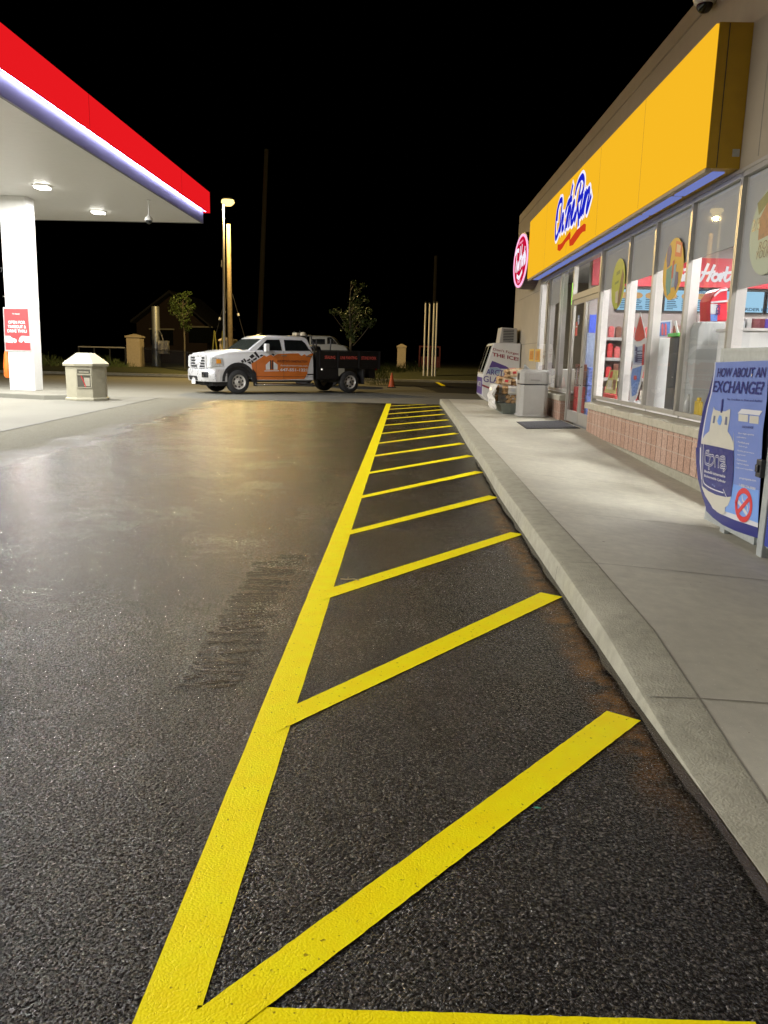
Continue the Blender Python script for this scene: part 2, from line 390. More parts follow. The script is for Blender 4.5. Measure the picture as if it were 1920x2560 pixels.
for q in Sx[3:]:
    (ax,ay),(bx,by),(tx,ty),_ = q
    q[3] = (-.45, ay - .22); q[0] = (-.45, ay - .04)
for q in Sx[:3]:
    q[0] = (-.47, q[0][1] - .05); q[3] = (-.47, q[3][1] - .06)
Sx[0][3] = (-.47, 1.36)
for q in Sx:
    quadline('painted_stripe', [q[0], q[1], q[2], q[3]], .0035, M['yellow'], .0012, 80)
# ------------------------------------------------------------------ drag marks in the sealer
b = MB(); zm = lambda x,y: at(x/1.728, 960+y/1.728)
marks = [(1200,740,1325,742),(1095,765,1310,765),(1110,790,1250,800),(1080,815,1290,800),(1060,840,1260,850),(1040,870,1230,880),(1010,905,1220,905),(1000,930,1190,925),(985,955,1160,960),(970,975,1210,985),(960,1000,1200,992),(950,1025,1130,1020),(930,1050,1150,1040),(910,1070,1150,1072),(895,1110,1150,1108),(870,1140,1000,1150),(860,1155,1130,1145),(860,1185,1060,1190),(840,1205,1100,1195),(825,1215,1000,1235),(850,1240,1070,1245),(790,1262,870,1258),(770,1295,1050,1275),(800,1305,1020,1300)]
for (x0,y0,x1,y1) in marks:
    for rep in range(2):
        a, c = zm(x0+random.uniform(-15,15), y0+rep*9+random.uniform(-3,3)), zm(x1+random.uniform(-25,10), y1+rep*9+random.uniform(-3,3))
        n = 14; pts = []; ph = random.uniform(0,6)
        for i in range(n+1):
            t = i/n; p = a.lerp(c,t); p.y += .008*math.sin(ph+t*7)+random.uniform(-.003,.003); pts.append((p.x,p.y,.0005))
        rr = [.003+.008*random.random()*math.sin(math.pi*min(1,max(.05,i/n))) for i in range(n+1)]
        b.tube(pts, rr, 6)
M['tar'] = mat('tar_sealer', (.045,.034,.024), .22, spec=.8, var=.2, vs=30, bump=.6, bs=120)
b.v = [(p[0], p[1], .001+(p[2]-.001)*.3) for p in b.v]
struct(b.build('sealer_ridges', M['tar'], smooth=True))
# black sealer run along the kerb foot
b = MB(); n = 60; A, Bq = [], []
def kbx(y): # kerb foot x at y
    return float(np.interp(y, [-5,2.07,3.3,8.7,10.6,14.3,18,26.7], [1.10,1.10,1.08,1.11,1.15,1.19,1.26,1.31]))
for i in range(n+1):
    y = .5 + (12-.5)*i/n; A.append((kbx(y)-.02-random.uniform(0,.025), y)); Bq.append((kbx(y)+.004, y))
for i in range(n): b.face([(*A[i],.0135),(*Bq[i],.0135),(*Bq[i+1],.0135),(*A[i+1],.0135)])
struct(b.build('kerb_sealer', M['tar']))
# ------------------------------------------------------------------ sidewalk with rounded kerb, ramping down towards the camera
def kz(y): return float(np.interp(y, [-30,2.5,2.9,3.3,4.0,5.2,7.0,60], [.008,.012,.03,.065,.12,.148,.155,.155]))
def wz(y): return float(np.interp(y, [-30,9.7,11.5,13.3,16,60], [-.06,-.04,.0,.06,.15,.15]))
def jx(y): return float(np.interp(y, [-5,2.2,3,4,7,13,19.6,27], [1.26,1.29,1.33,1.36,1.36,1.44,1.53,1.60]))
YF = 27.25
ys = [-20,-10,-5,-2,0,1,1.5] + [2+.1*i for i in range(31)] + [5.2+.4*i for i in range(40)] 
ys = sorted(set([round(y,3) for y in ys if y < YF])) + [YF]
def sidewalk_mat():
    m = mat('broomed_concrete', (.49,.47,.375), .72, var=.13, vs=10, bump=.25, bs=200, stain=(.36,.34,.28), stainamt=.5, ss=1.0)
    nt = m.node_tree; N = nt.nodes; L = nt.links
    w = N.new('ShaderNodeTexWave'); w.wave_type = 'BANDS'; w.bands_direction = 'X'; w.inputs['Scale'].default_value = 60; w.inputs['Distortion'].default_value = 3; w.inputs['Detail'].default_value = 3
    g = N.new('ShaderNodeNewGeometry'); L.new(g.outputs['Position'], w.inputs['Vector'])
    bp = N.new('ShaderNodeBump'); bp.inputs['Strength'].default_value = .12; bp.inputs['Distance'].default_value = .004
    L.new(w.outputs[0], bp.inputs['Height'])
    old = [l for l in L if l.to_node == N['Principled BSDF'] and l.to_socket.name == 'Normal'][0]
    L.new(old.from_socket, bp.inputs['Normal']); L.new(bp.outputs[0], N['Principled BSDF'].inputs['Normal'])
    return m
M['walk'] = sidewalk_mat()
def spots(m):
    nt = m.node_tree; N = nt.nodes; L = nt.links; b = N['Principled BSDF']; g = N.new('ShaderNodeNewGeometry')
    src = [l for l in L if l.to_node == b and l.to_socket.name == 'Base Color'][0].from_socket
    for sc_, a_, c_ in ((2.3, .035, (.12,.11,.09,1)), (7.0, .045, (.2,.19,.16,1)), (28, .10, (.6,.58,.5,1))):
        v = N.new('ShaderNodeTexVoronoi'); v.inputs['Scale'].default_value = sc_; L.new(g.outputs['Position'], v.inputs['Vector'])
        n = N.new('ShaderNodeTexNoise'); n.inputs['Scale'].default_value = 40; L.new(g.outputs['Position'], n.inputs['Vector'])
        ad = N.new('ShaderNodeMath'); ad.operation = 'MULTIPLY_ADD'; ad.inputs[1].default_value = .03; L.new(n.outputs[0], ad.inputs[0]); L.new(v.outputs['Distance'], ad.inputs[2])
        mr = N.new('ShaderNodeMapRange'); mr.inputs[1].default_value = a_; mr.inputs[2].default_value = a_+.012; mr.inputs[3].default_value = .75; mr.inputs[4].default_value = 0; L.new(ad.outputs[0], mr.inputs[0])
        mx = N.new('ShaderNodeMix'); mx.data_type = 'RGBA'; L.new(mr.outputs[0], mx.inputs[0]); L.new(src, mx.inputs[6]); mx.inputs[7].default_value = c_; src = mx.outputs[2]
    L.new(src, b.inputs['Base Color'])
spots(M['walk'])
kerb = MB(); walk = MB(); K, Wk = [], []
for y in ys:
    z = kz(y); xb = kbx(y); xj = jx(y); r = min(.035, max(.004, z*.4))
    prof = [(xb, -.1), (xb+.0, .0), (xb+.012, z-r), (xb+.012+r*.3, z-r*.3), (xb+.012+r, z), (xj-.002, z+.0005), (xj-.0005, z-.002)]
    K.append([(p[0], y, p[1]) for p in prof])
    row = []
    for i in range(9):
        t = i/8; x = xj + (3.78-xj)*t; row.append((x, y, z + (wz(y)-z)*t))
    row[0] = (xj+.0005, y, z-.002); row.insert(1, (xj+.003, y, z))
    Wk.append(row)
for k, rows in ((kerb, K), (walk, Wk)):
    n = len(rows[0]); base = len(k.v); k.v += [p for r in rows for p in r]
    for i in range(len(rows)-1):
        for q in range(n-1):
            k.f.append((base+i*n+q, base+(i+1)*n+q, base+(i+1)*n+q+1, base+i*n+q+1)); k.m.append(0)
# far end face of the walk (a rounded return)
kerb.box(kbx(YF)+.012, 3.78, YF, YF+.12, -.1, .153)
walk.mi(1)
for yj in (3.27, 5.28, 7.15, 9.6, 12.9, 16.1, 19.6, 23.2):
    N_ = 14; xs = [kbx(yj)+.05 + (3.7-kbx(yj)-.05)*i/N_ for i in range(N_+1)]
    def zz(x, y):
        xj = jx(y)
        return kz(y)+.0035 if x <= xj else kz(y) + (wz(y)-kz(y))*(x-xj)/(3.78-xj) + .0035
    for i in range(N_):
        x0, x1 = xs[i], xs[i+1]
        walk.face([(x0,yj,zz(x0,yj)),(x1,yj,zz(x1,yj)),(x1,yj+.008,zz(x1,yj)),(x0,yj+.008,zz(x0,yj))])
walk.mi(0)
kj = MB()
for yj in (3.27, 5.28, 7.15, 9.6, 12.9, 16.1, 19.6, 23.2):
    x_, z_ = kbx(yj), kz(yj); kj.face([(x_-.002,yj,.001),(x_-.002,yj+.007,.001),(x_+.010,yj+.007,z_-.035),(x_+.010,yj,z_-.035)])
    kj.face([(x_+.010,yj,z_-.035),(x_+.010,yj+.007,z_-.035),(x_+.045,yj+.007,z_+.003),(x_+.045,yj,z_+.003)])
struct(kj.build('kerb_seam', mat('kerb_seam_dirt',(.10,.095,.08),.9)))
ko = struct(kerb.build('kerb', M['kerbconc'], smooth=True)); 
M['groove'] = mat('tooled_groove', (.22,.21,.17), .9, var=.2)
wo = struct(walk.build('sidewalk', [M['walk'], M['groove']]))
jt = MB()
for i in range(len(ys)-1):
    y0, y1 = ys[i], ys[i+1]
    jt.face([(jx(y0)-.002,y0,kz(y0)+.002),(jx(y0)+.004,y0,kz(y0)+.002),(jx(y1)+.004,y1,kz(y1)+.002),(jx(y1)-.002,y1,kz(y1)+.002)])
struct(jt.build('kerb_joint', M['groove']))
# ------------------------------------------------------------------ fuel canopy
M['redfascia'] = glow('lit_red_fascia', (.80,.010,.014), 1.0)
M['led'] = glow('led_strip', (.46,.50,1.0), 45.0)
M['ledlens'] = glow('downlight_lens', (1.0,.97,.88), 30.0)
M['skirt'] = mat('canopy_skirt_paint', (.12,.115,.12), .5, var=.05)
def soffit_mat():
    m = mat('canopy_soffit_panels', (.68,.67,.64), .45, var=.03); nt = m.node_tree; N = nt.nodes; L = nt.links
    g = N.new('ShaderNodeNewGeometry'); s = N.new('ShaderNodeSeparateXYZ'); L.new(g.outputs['Position'], s.inputs[0])
    mm = N.new('ShaderNodeMath'); mm.operation = 'PINGPONG'; mm.inputs[1].default_value = .2; L.new(s.outputs[1], mm.inputs[0])
    lt = N.new('ShaderNodeMapRange'); lt.inputs[1].default_value = 0; lt.inputs[2].default_value = .012; L.new(mm.outputs[0], lt.inputs[0])
    bp = N.new('ShaderNodeBump'); bp.inputs['Distance'].default_value = .012; bp.inputs['Strength'].default_value = .9
    L.new(lt.outputs[0], bp.inputs['Height']); L.new(bp.outputs[0], N['Principled BSDF'].inputs['Normal'])
    return m
M['soffitp'] = soffit_mat()
CXE = -7.8; Y0c, Y1c = -9.0, 31.7
zs = lambda y: 6.25 + .17*(y-16)/15.7
XL = -24.0
cn = root('fuel_canopy', (-12.4, 26.7, 0), 'large white fuel station canopy with glowing red band over the pump island', 'canopy')
b = MB()
b.hexa([(XL,Y0c,zs(Y0c)),(CXE,Y0c,zs(Y0c)),(CXE,Y1c,zs(Y1c)),(XL,Y1c,zs(Y1c))], [(XL,Y0c,zs(Y0c)+.02),(CXE,Y0c,zs(Y0c)+.02),(CXE,Y1c,zs(Y1c)+.02),(XL,Y1c,zs(Y1c)+.02)])
b.build('soffit', M['soffitp'], cn)
b = MB()
b.hexa([(CXE-.05,Y0c,zs(Y0c)-.012),(CXE+.02,Y0c,zs(Y0c)-.012),(CXE+.02,Y1c+.02,zs(Y1c)-.012),(CXE-.05,Y1c+.02,zs(Y1c)-.012)], [(CXE-.05,Y0c,zs(Y0c)+.5),(CXE+.02,Y0c,zs(Y0c)+.5),(CXE+.02,Y1c+.02,zs(Y1c)+.5),(CXE-.05,Y1c+.02,zs(Y1c)+.5)])
b.box(XL, CXE+.02, Y1c, Y1c+.06, zs(Y1c)-.012, zs(Y1c)+.5)
b.build('skirt', M['skirt'], cn)
b = MB(); rx = CXE+.24; ry = Y1c+.26
def rb(y): return zs(y)+.40
b.hexa([(rx-.10,Y0c,rb(Y0c)),(rx,Y0c,rb(Y0c)),(rx,ry,rb(ry)),(rx-.10,ry,rb(ry))], [(rx-.10,Y0c,rb(Y0c)+.76),(rx,Y0c,rb(Y0c)+.76),(rx,ry,rb(ry)+.76),(rx-.10,ry,rb(ry)+.76)])
b.box(XL, rx-.102, ry-.1, ry, rb(ry), rb(ry)+.76)
b.build('red_fascia', M['redfascia'], cn)
b = MB(); b.hexa([(rx-.14,Y0c,rb(Y0c)+.02),(rx-.101,Y0c,rb(Y0c)+.02),(rx-.101,ry-.11,rb(ry)+.02),(rx-.14,ry-.11,rb(ry)+.02)],[(rx-.14,Y0c,rb(Y0c)+.06),(rx-.101,Y0c,rb(Y0c)+.06),(rx-.101,ry-.11,rb(ry)+.06),(rx-.14,ry-.11,rb(ry)+.06)])
b.build('led_strip', M['led'], cn)
b = MB(); b.hexa([(XL,Y0c,rb(Y0c)+.2),(rx-.12,Y0c,rb(Y0c)+.2),(rx-.12,ry-.13,rb(ry)+.2),(XL,ry-.13,rb(ry)+.2)],[(XL,Y0c,rb(Y0c)+.72),(rx-.12,Y0c,rb(Y0c)+.72),(rx-.12,ry-.13,rb(ry)+.72),(XL,ry-.13,rb(ry)+.72)])
b.build('roof_deck', M['darksteel'], cn)
fs_ = mat('fascia_seam',(.12,.005,.005),.6)
for y_ in (4.0,12.0,20.0,28.0): MB().box(rx-.0005,rx+.0015,y_,y_+.012,rb(y_)+.005,rb(y_)+.755).build('panel_seam', fs_, cn)
# downlights
LP = [(-10.94, 24.91 - 4.46*k + 4.46) for k in range(0, 9)]
LP += [(-16.5, y) for (_, y) in LP]
for i, (x, y) in enumerate(LP):
    b = MB(); z = zs(y)
    b.lathe([(.02,z-.045),(.25,z-.045),(.28,z-.03),(.29,z-.001)], (x,y,0), 20)
    fx = b.build('downlight', M['white'], cn, smooth=True)
    b = MB(); b.box(x-.18,x+.18,y-.18,y+.18,z-.085,z-.0451); b.build('lens', M['ledlens'], fx)  # emissive lens enlarged so its shape carries the downlight's glare
    ld = bpy.data.lights.new('canopy_lamp', 'AREA'); ld.shape = 'DISK'; ld.size = .34; ld.energy = 700; ld.color = (1,.985,.95)
    lo = bpy.data.objects.new('canopy_lamp', ld); COL.objects.link(lo); lo.location = (x,y,z-.095)
# column
b = MB(); yc = 26.7
cb = [(-13.22,yc,.15),(-12.40,yc,.15),(-12.37,yc+.03,.15),(-12.37,yc+.62,.15),(-13.22,yc+.62,.15)]
ct = [(p[0]+ (.06 if p[0] > -13 else .06), p[1], zs(yc)) for p in cb]
b.loft([Vector(p) for p in cb], [Vector(p) for p in ct])
col_ = b.build('column', M['white'], cn, bevel=.012)
b = MB()
for z in (3.21,): b.box(-13.25,-12.345,yc-.004,yc+.625,z,z+.012)
b.build('seam', M['metal'], col_)
text('7', col_, 'number', M['darksteel'], at(1.5,680,1,yc-.006), (1,0,0), (0,0,1), .14, ext=.004)
text('7 8', col_, 'number', M['darksteel'], (-12.335,yc+.1,4.05), (0,1,0), (0,0,1), .13, w=.42, ext=.004)
text('Self', col_, 'number', M['darksteel'], (-12.335,yc+.1,3.84), (0,1,0), (0,0,1), .13, w=.42, ext=.004)
# poster on the column
M['posterred'] = mat('poster_red', (.60,.05,.055), .35, var=.03)
M['posterwhite'] = mat('poster_white', (.85,.83,.82), .5, var=.02)
pp = [(8,768),(72,768.5),(80,880),(13,878)]
pr = root('poster', at(44,880,1,yc-.03), 'red takeout and drive thru poster in a silver frame on the white canopy column', 'poster')
C4 = [at(p[0],p[1],1,yc-.012) for p in pp]
b = MB(); b.prism([p for p in C4], (0,-.02,0)); b.build('frame', M['steel'], pr)
cc = sum(C4, Vector())/4
b = MB(); b.prism([cc+(p-cc)*.93+Vector((0,-.0205,0)) for p in C4], (0,-.004,0)); b.build('panel', M['posterred'], pr)
yy = yc-.012-.0255
def pt(px,py): return at(px,py,1,yy)
for s, px, py, w_, h_ in (('Tim Hortons',31,786,18,3.2),('OPEN FOR',21,809,42,7.5),('TAKEOUT &',20,820,45,7.5),('DRIVE THRU',19,831,48,7.5)):
    o_ = pt(px,py); e_ = pt(px+w_,py); t_ = pt(px,py-h_)
    text(s, pr, 'lettering', M['posterwhite'], o_, (1,0,0), (0,0,1), (t_-o_).length, (e_-o_).length, bold=.012, shear=.2 if 'Tim' in s else 0)
def flat(mb, pts, ya): mb.prism([at(p[0],p[1],1,ya) for p in pts], (0,-.004,0))
b = MB(); flat(b, [(12,840),(24,840),(31,845),(40,848),(42,852),(40,857),(36,857),(34,854),(31,857),(13,855)], yy); b.build('car_picture', M['posterwhite'], pr)
b = MB(); flat(b, [(76,841),(54,840),(50,844),(47,851),(48,855),(55,856),(57,852),(61,852),(62,856),(77,857)], yy); b.build('car_picture', M['posterwhite'], pr)
# orange cover at the rear of the column
M['orange'] = mat('orange_plastic', (.75,.17,.02), .5, var=.1)
oc = root('pump_cover', (-13.35,26.95,.6), 'orange plastic cover peeking out left of the white canopy column', 'cover')
b = MB(); b.lathe([(.10,.55),(.15,.62),(.14,1.0),(.10,1.35),(.06,1.5),(.01,1.55)], (-13.36,26.95,0), 14); b.build('hood', M['orange'], oc, smooth=True)
# dome camera hanging from the soffit
hc = root('ceiling_camera', (-8.39,27.0,zs(27)), 'white dome camera hanging on a thin rod under the canopy edge', 'camera')
b = MB(); b.tube([(-8.39,27,zs(27)),(-8.40,27,5.86)], .022, 8); b.lathe([(.06,zs(27)-.03),(.06,zs(27)-.001)], (-8.39,27,0), 12); b.build('rod', M['white'], hc)
b = MB(); b.lathe([(.03,5.88),(.1,5.84),(.13,5.78),(.12,5.73)], (-8.40,27,0), 16); b.build('housing', M['white'], hc, smooth=True)
b = MB(); b.lathe([(.105,5.73),(.09,5.67),(.05,5.63),(.005,5.62)], (-8.40,27,0), 16); b.build('dome', M['glassdark'], hc, smooth=True)
# island
b = MB(); b.loft([Vector(p) for p in [(-20,24.85,-.05),(-12.66,24.85,-.05),(-10.95,24.2,-.05),(-10.25,24.6,-.05),(-10.2,27.4,-.05),(-20,27.9,-.05)]], [Vector(p) for p in [(-20,24.9,.15),(-12.66,24.9,.15),(-10.98,24.26,.15),(-10.3,24.64,.15),(-10.25,27.35,.15),(-20,27.85,.15)]])
struct(b.build('pump_island', M['dryconc'], bevel=.03))
# ------------------------------------------------------------------ beige waste bin with pyramid hood
M['beige'] = mat('beige_bin_plastic', (.33,.31,.23), .5, var=.06)
wb = root('waste_bin', (-9.85,24.75,0), 'beige eight-sided waste bin with a pyramid hood at the end of the pump island', 'bin')
def octo(c, r, z, rot=0, n=8): return [Vector((c[0]+r*math.cos(rot+math.pi/8+k*math.pi/4), c[1]+r*math.sin(rot+math.pi/8+k*math.pi/4), z)) for k in range(8)]
c = (-9.83,24.78); ro = math.radians(14)
b = MB(); b.rings([octo(c,.67,.0,ro),octo(c,.67,.07,ro),octo(c,.62,.09,ro),octo(c,.63,1.04,ro)]); b.build('body', M['beige'], wb, bevel=.015)
b = MB(); b.rings([octo(c,.70,1.04,ro),octo(c,.71,1.12,ro),octo(c,.30,1.42,ro),octo(c,.28,1.44,ro)]); b.build('hood', M['beige'], wb, bevel=.012)
dn = Vector((math.cos(ro-math.pi/2+math.radians(0)), math.sin(ro-math.pi/2), 0)); dt = Vector((-dn.y, dn.x, 0)); fc = Vector((c[0],c[1],0)) + dn*.585
def fb(mb, u0,u1,z0,z1,d0,d1): mb.prism([fc+dt*u0+Vector((0,0,z0))+dn*d0, fc+dt*u1+Vector((0,0,z0))+dn*d0, fc+dt*u1+Vector((0,0,z1))+dn*d0, fc+dt*u0+Vector((0,0,z1))+dn*d0], dn*(d1-d0))
b = MB(); fb(b,-.19,.19,.83,.95,-.005,.006); fb(b,-.19,.19,.42,.77,-.005,.006); b.build('opening', mat('bin_inside',(.08,.075,.055),.8), wb)
b = MB(); fb(b,-.14,.14,.855,.885,.006,.02); fb(b,-.22,.22,.775,.80,.004,.03); fb(b,-.22,.22,.40,.42,.004,.03); fb(b,-.22,-.19,.42,.95,.003,.02); fb(b,.19,.22,.42,.95,.003,.02); fb(b,-.22,.22,.95,.97,.003,.02); b.build('opening_frame', M['beige'], wb)
b = MB(); fb(b,.0,.16,.45,.7,.006,.012); b.build('bag', mat('bin_bag',(.35,.32,.25),.5), wb)
b = MB(); p_ = fc+dn*.02; b.tube([p_+dt*-.08+Vector((0,0,.76)), p_+dt*-.02+Vector((0,0,.6)), p_+dt*.04+Vector((0,0,.42))], .014, 6); b.build('squeegee_handle', M['red'], wb)
# ------------------------------------------------------------------ store building
XF = 3.83
bl = root('store_building', (3.83, 12, 0), 'tan stucco convenience store with large lit shop windows over a low brick wall', 'store')
b = MB()
b.box(XF, XF+.22, -16, 28.2, 3.70, 6.02)
b.box(XF, XF+.22, 23.08, 28.2, -.2, 3.6995)
b.box(XF+.221, 18, 27.98, 28.2, -.2, 6.02)
b.box(XF, XF+.22, -16, 3.4, -.2, 3.6995)
b.box(XF+.221, 18, -16, -15.8, -.2, 6.04); b.box(17.8, 18, -15.79, 27.97, -.2, 6.04)
b.build('wall', M['stucco'], bl)
b = MB(); b.box(XF-.0, XF+.3, -16, 28.2, 6.05, 6.30); b.box(XF+.301, 18, 27.95, 28.2, 6.05, 6.30); b.build('parapet', M['stucco'], bl, bevel=.015)
b = MB(); b.box(XF+.015, XF+.2, -16, 28.185, 6.0205, 6.0495); b.build('parapet_groove', M['groove'], bl)
b = MB(); b.box(XF+.23, 17.7, -15.7, 27.9, 5.6, 5.7); b.build('roof', M['darksteel'], bl)
# reveal lines in the stucco
for z in (2.0, 3.45): MB().box(XF-.002, XF+.002, 23.2, 28.2, z, z+.014).build('stucco_reveal', M['groove'], bl)
MB().box(XF-.002, XF+.002, 9.3, 9.315, 3.75, 6.03).build('stucco_reveal', M['groove'], bl)
# brick base
def brick_mat():
    m = bpy.data.materials.new('split_face_brick'); m.use_nodes = True; nt = m.node_tree; N = nt.nodes; L = nt.links; bs = N['Principled BSDF']
    g = N.new('ShaderNodeNewGeometry'); s = N.new('ShaderNodeSeparateXYZ'); L.new(g.outputs['Position'], s.inputs[0])
    ad = N.new('ShaderNodeMath'); ad.operation = 'ADD'; L.new(s.outputs[0], ad.inputs[0]); L.new(s.outputs[1], ad.inputs[1])
    c = N.new('ShaderNodeCombineXYZ'); L.new(ad.outputs[0], c.inputs[0]); L.new(s.outputs[2], c.inputs[1])
    nz = N.new('ShaderNodeTexNoise'); nz.inputs['Scale'].default_value = 5; L.new(g.outputs['Position'], nz.inputs['Vector'])
    def br(bw, rh, mort, off=.0, c1=(.40,.25,.18,1), c2=(.46,.31,.235,1), mc=(.10,.06,.04,1)):
        t = N.new('ShaderNodeTexBrick'); t.inputs['Scale'].default_value = 1; t.inputs['Brick Width'].default_value = bw; t.inputs['Row Height'].default_value = rh; t.inputs['Mortar Size'].default_value = mort; t.inputs['Mortar Smooth'].default_value = .2
        t.offset = off; t.inputs['Color1'].default_value = c1; t.inputs['Color2'].default_value = c2; t.inputs['Mortar'].default_value = mc; L.new(c.outputs[0], t.inputs['Vector']); return t
    t = br(.235, 10, .012)
    h = N.new('ShaderNodeMath'); h.operation = 'PINGPONG'; h.inputs[1].default_value = .11; 
    sh = N.new('ShaderNodeMath'); sh.operation = 'SUBTRACT'; sh.inputs[1].default_value = .10; L.new(s.outputs[2], sh.inputs[0]); L.new(sh.outputs[0], h.inputs[0])
    hm = N.new('ShaderNodeMapRange'); hm.inputs[1].default_value = .004; hm.inputs[2].default_value = .008; hm.inputs[3].default_value = 1; hm.inputs[4].default_value = 0; L.new(h.outputs[0], hm.inputs[0])
    mx = N.new('ShaderNodeMix'); mx.data_type = 'RGBA'; L.new(hm.outputs[0], mx.inputs[0]); L.new(t.outputs[0], mx.inputs[6]); mx.inputs[7].default_value = (.42,.34,.27,1)
    n2 = N.new('ShaderNodeTexNoise'); n2.inputs['Scale'].default_value = 45; n2.inputs['Detail'].default_value = 6; L.new(g.outputs['Position'], n2.inputs['Vector'])
    mr = N.new('ShaderNodeMapRange'); mr.inputs[1].default_value = .3; mr.inputs[2].default_value = .7; mr.inputs[3].default_value = .7; mr.inputs[4].default_value = 1.25; L.new(n2.outputs[0], mr.inputs[0])
    m2 = N.new('ShaderNodeMix'); m2.data_type = 'RGBA'; m2.blend_type = 'MULTIPLY'; m2.inputs[0].default_value = 1; L.new(mx.outputs[2], m2.inputs[6]); 
    cc = N.new('ShaderNodeCombineColor')
    for k in range(3): L.new(mr.outputs[0], cc.inputs[k])
    L.new(cc.outputs[0], m2.inputs[7]); L.new(m2.outputs[2], bs.inputs['Base Color']); bs.inputs['Roughness'].default_value = .85
    hh = N.new('ShaderNodeMath'); hh.operation = 'MULTIPLY_ADD'; hh.inputs[1].default_value = -1.2; L.new(t.outputs['Fac'], hh.inputs[0]); L.new(n2.outputs[0], hh.inputs[2])
    bp = N.new('ShaderNodeBump'); bp.inputs['Distance'].default_value = .012; bp.inputs['Strength'].default_value = .8; L.new(hh.outputs[0], bp.inputs['Height']); L.new(bp.outputs[0], bs.inputs['Normal'])
    return m
M['brick'] = brick_mat()
b = MB(); b.box(3.72, 4.02, 3.4, 15.95, .101, .60); b.box(3.86, 4.03, 18.72, 23.06, .10, .60); b.box(3.72,3.859,18.72,20.3,.1,.6)
b.build('brick_wall', M['brick'], bl)
b = MB(); b.box(3.70, 4.04, 3.4, 15.97, -.25, .10); b.box(3.73,4.05,18.71,23.07,-.2,.0995); b.build('foundation', M['kerbconc'], bl)
M['sill'] = mat('limestone_sill', (.42,.39,.30), .75, var=.15, vs=8, bump=.3, bs=70)
b = MB(); ysl = [3.4+1.05*i for i in range(12)] + [16.0]
for i in range(12): b.hexa([(3.66,ysl[i]+.003,.60),(4.02,ysl[i]+.003,.60),(4.02,ysl[i+1]-.003,.60),(3.66,ysl[i+1]-.003,.60)],[(3.66,ysl[i]+.003,.71),(4.02,ysl[i]+.003,.76),(4.02,ysl[i+1]-.003,.76),(3.66,ysl[i+1]-.003,.71)])
b.build('sill', M['sill'], bl, bevel=.008); b = MB()
b.hexa([(3.68,18.68,.60),(4.03,18.68,.60),(4.03,23.0,.60),(3.68,23.0,.60)],[(3.68,18.68,.72),(4.03,18.68,.76),(4.03,23.0,.76),(3.68,23.0,.72)])
b.build('sill', M['sill'], bl, bevel=.008)
# windows
M['jamb'] = mat('interior_jamb_paint', (.88,.84,.80), .6, var=.04)
M['mull'] = mat('window_aluminium', (.44,.42,.37), .38, .35, var=.07)
M['blind'] = mat('roller_blind', (.50,.50,.49), .8, var=.03)
ZS, ZH = .80, 3.66
MY = [16.02, 14.16, 12.74, 11.22, 9.66, 8.15, 6.62, 5.05, 3.55]
def window(y0, y1, blind=None):
    fr = MB()
    for (ya, yb) in ((y0, y0+.028), (y1-.028, y1)): fr.box(XF-.01, XF+.045, ya, yb, ZS, ZH)
    fr.box(XF-.009, XF+.045, y0+.036, y1-.036, ZS, ZS+.055); fr.box(XF-.009, XF+.045, y0+.036, y1-.036, ZH-.055, ZH)
    w = fr.build('window', M['mull'], bl)
    p = MB(); p.face([(XF+.03,y0+.035,ZS+.05),(XF+.03,y1-.035,ZS+.05),(XF+.03,y1-.035,ZH-.05),(XF+.03,y0+.035,ZH-.05)]); p.build('pane', M['glass'], w)
    q = MB(); q.box(XF+.046, XF+.165, y1-.03, y1+.03, ZS, ZH); q.box(XF+.046, XF+.30, y0-.01, y1-.06, ZS-.04, ZS-.001); q.build('jamb', M['jamb'], w)
    s = MB(); s.box(XF-.006, XF+.006, y1-.006+.005, y1+.011, ZS, ZH); s.build('gasket', M['black'], w)
    if blind:
        c = MB(); c.box(XF+.055, XF+.06, y0+.03, y1-.032, blind, ZH+.0); c.box(XF+.05, XF+.068, y0+.03, y1-.032, blind-.035, blind); c.build('blind', M['blind'], w)
zb = [at(1523,718,0,XF+.06).z, at(1600,692,0,XF+.06).z, at(1650,672,0,XF+.06).z, at(1736,642,0,XF+.06).z, at(1845,716,0,XF+.06).z]
print('blinds', [round(z,2) for z in zb])
zb += [zb[-1], zb[-1], zb[-1]]
for i in range(8): window(MY[i+1]+.006, MY[i]-.006, zb[i])
LY = [18.62, 20.1, 21.6, 23.06]
window(LY[0]+.006, LY[1]-.006, None); window(LY[1]+.006, LY[2]-.006, at(1388,757,0,XF+.06).z); window(LY[2]+.006, LY[3]-.006, None)
b = MB(); b.box(XF-.02, XF+.24, 3.4, 23.07, ZH+.001, ZH+.0395); b.build('lintel_trim', M['mull'], bl)
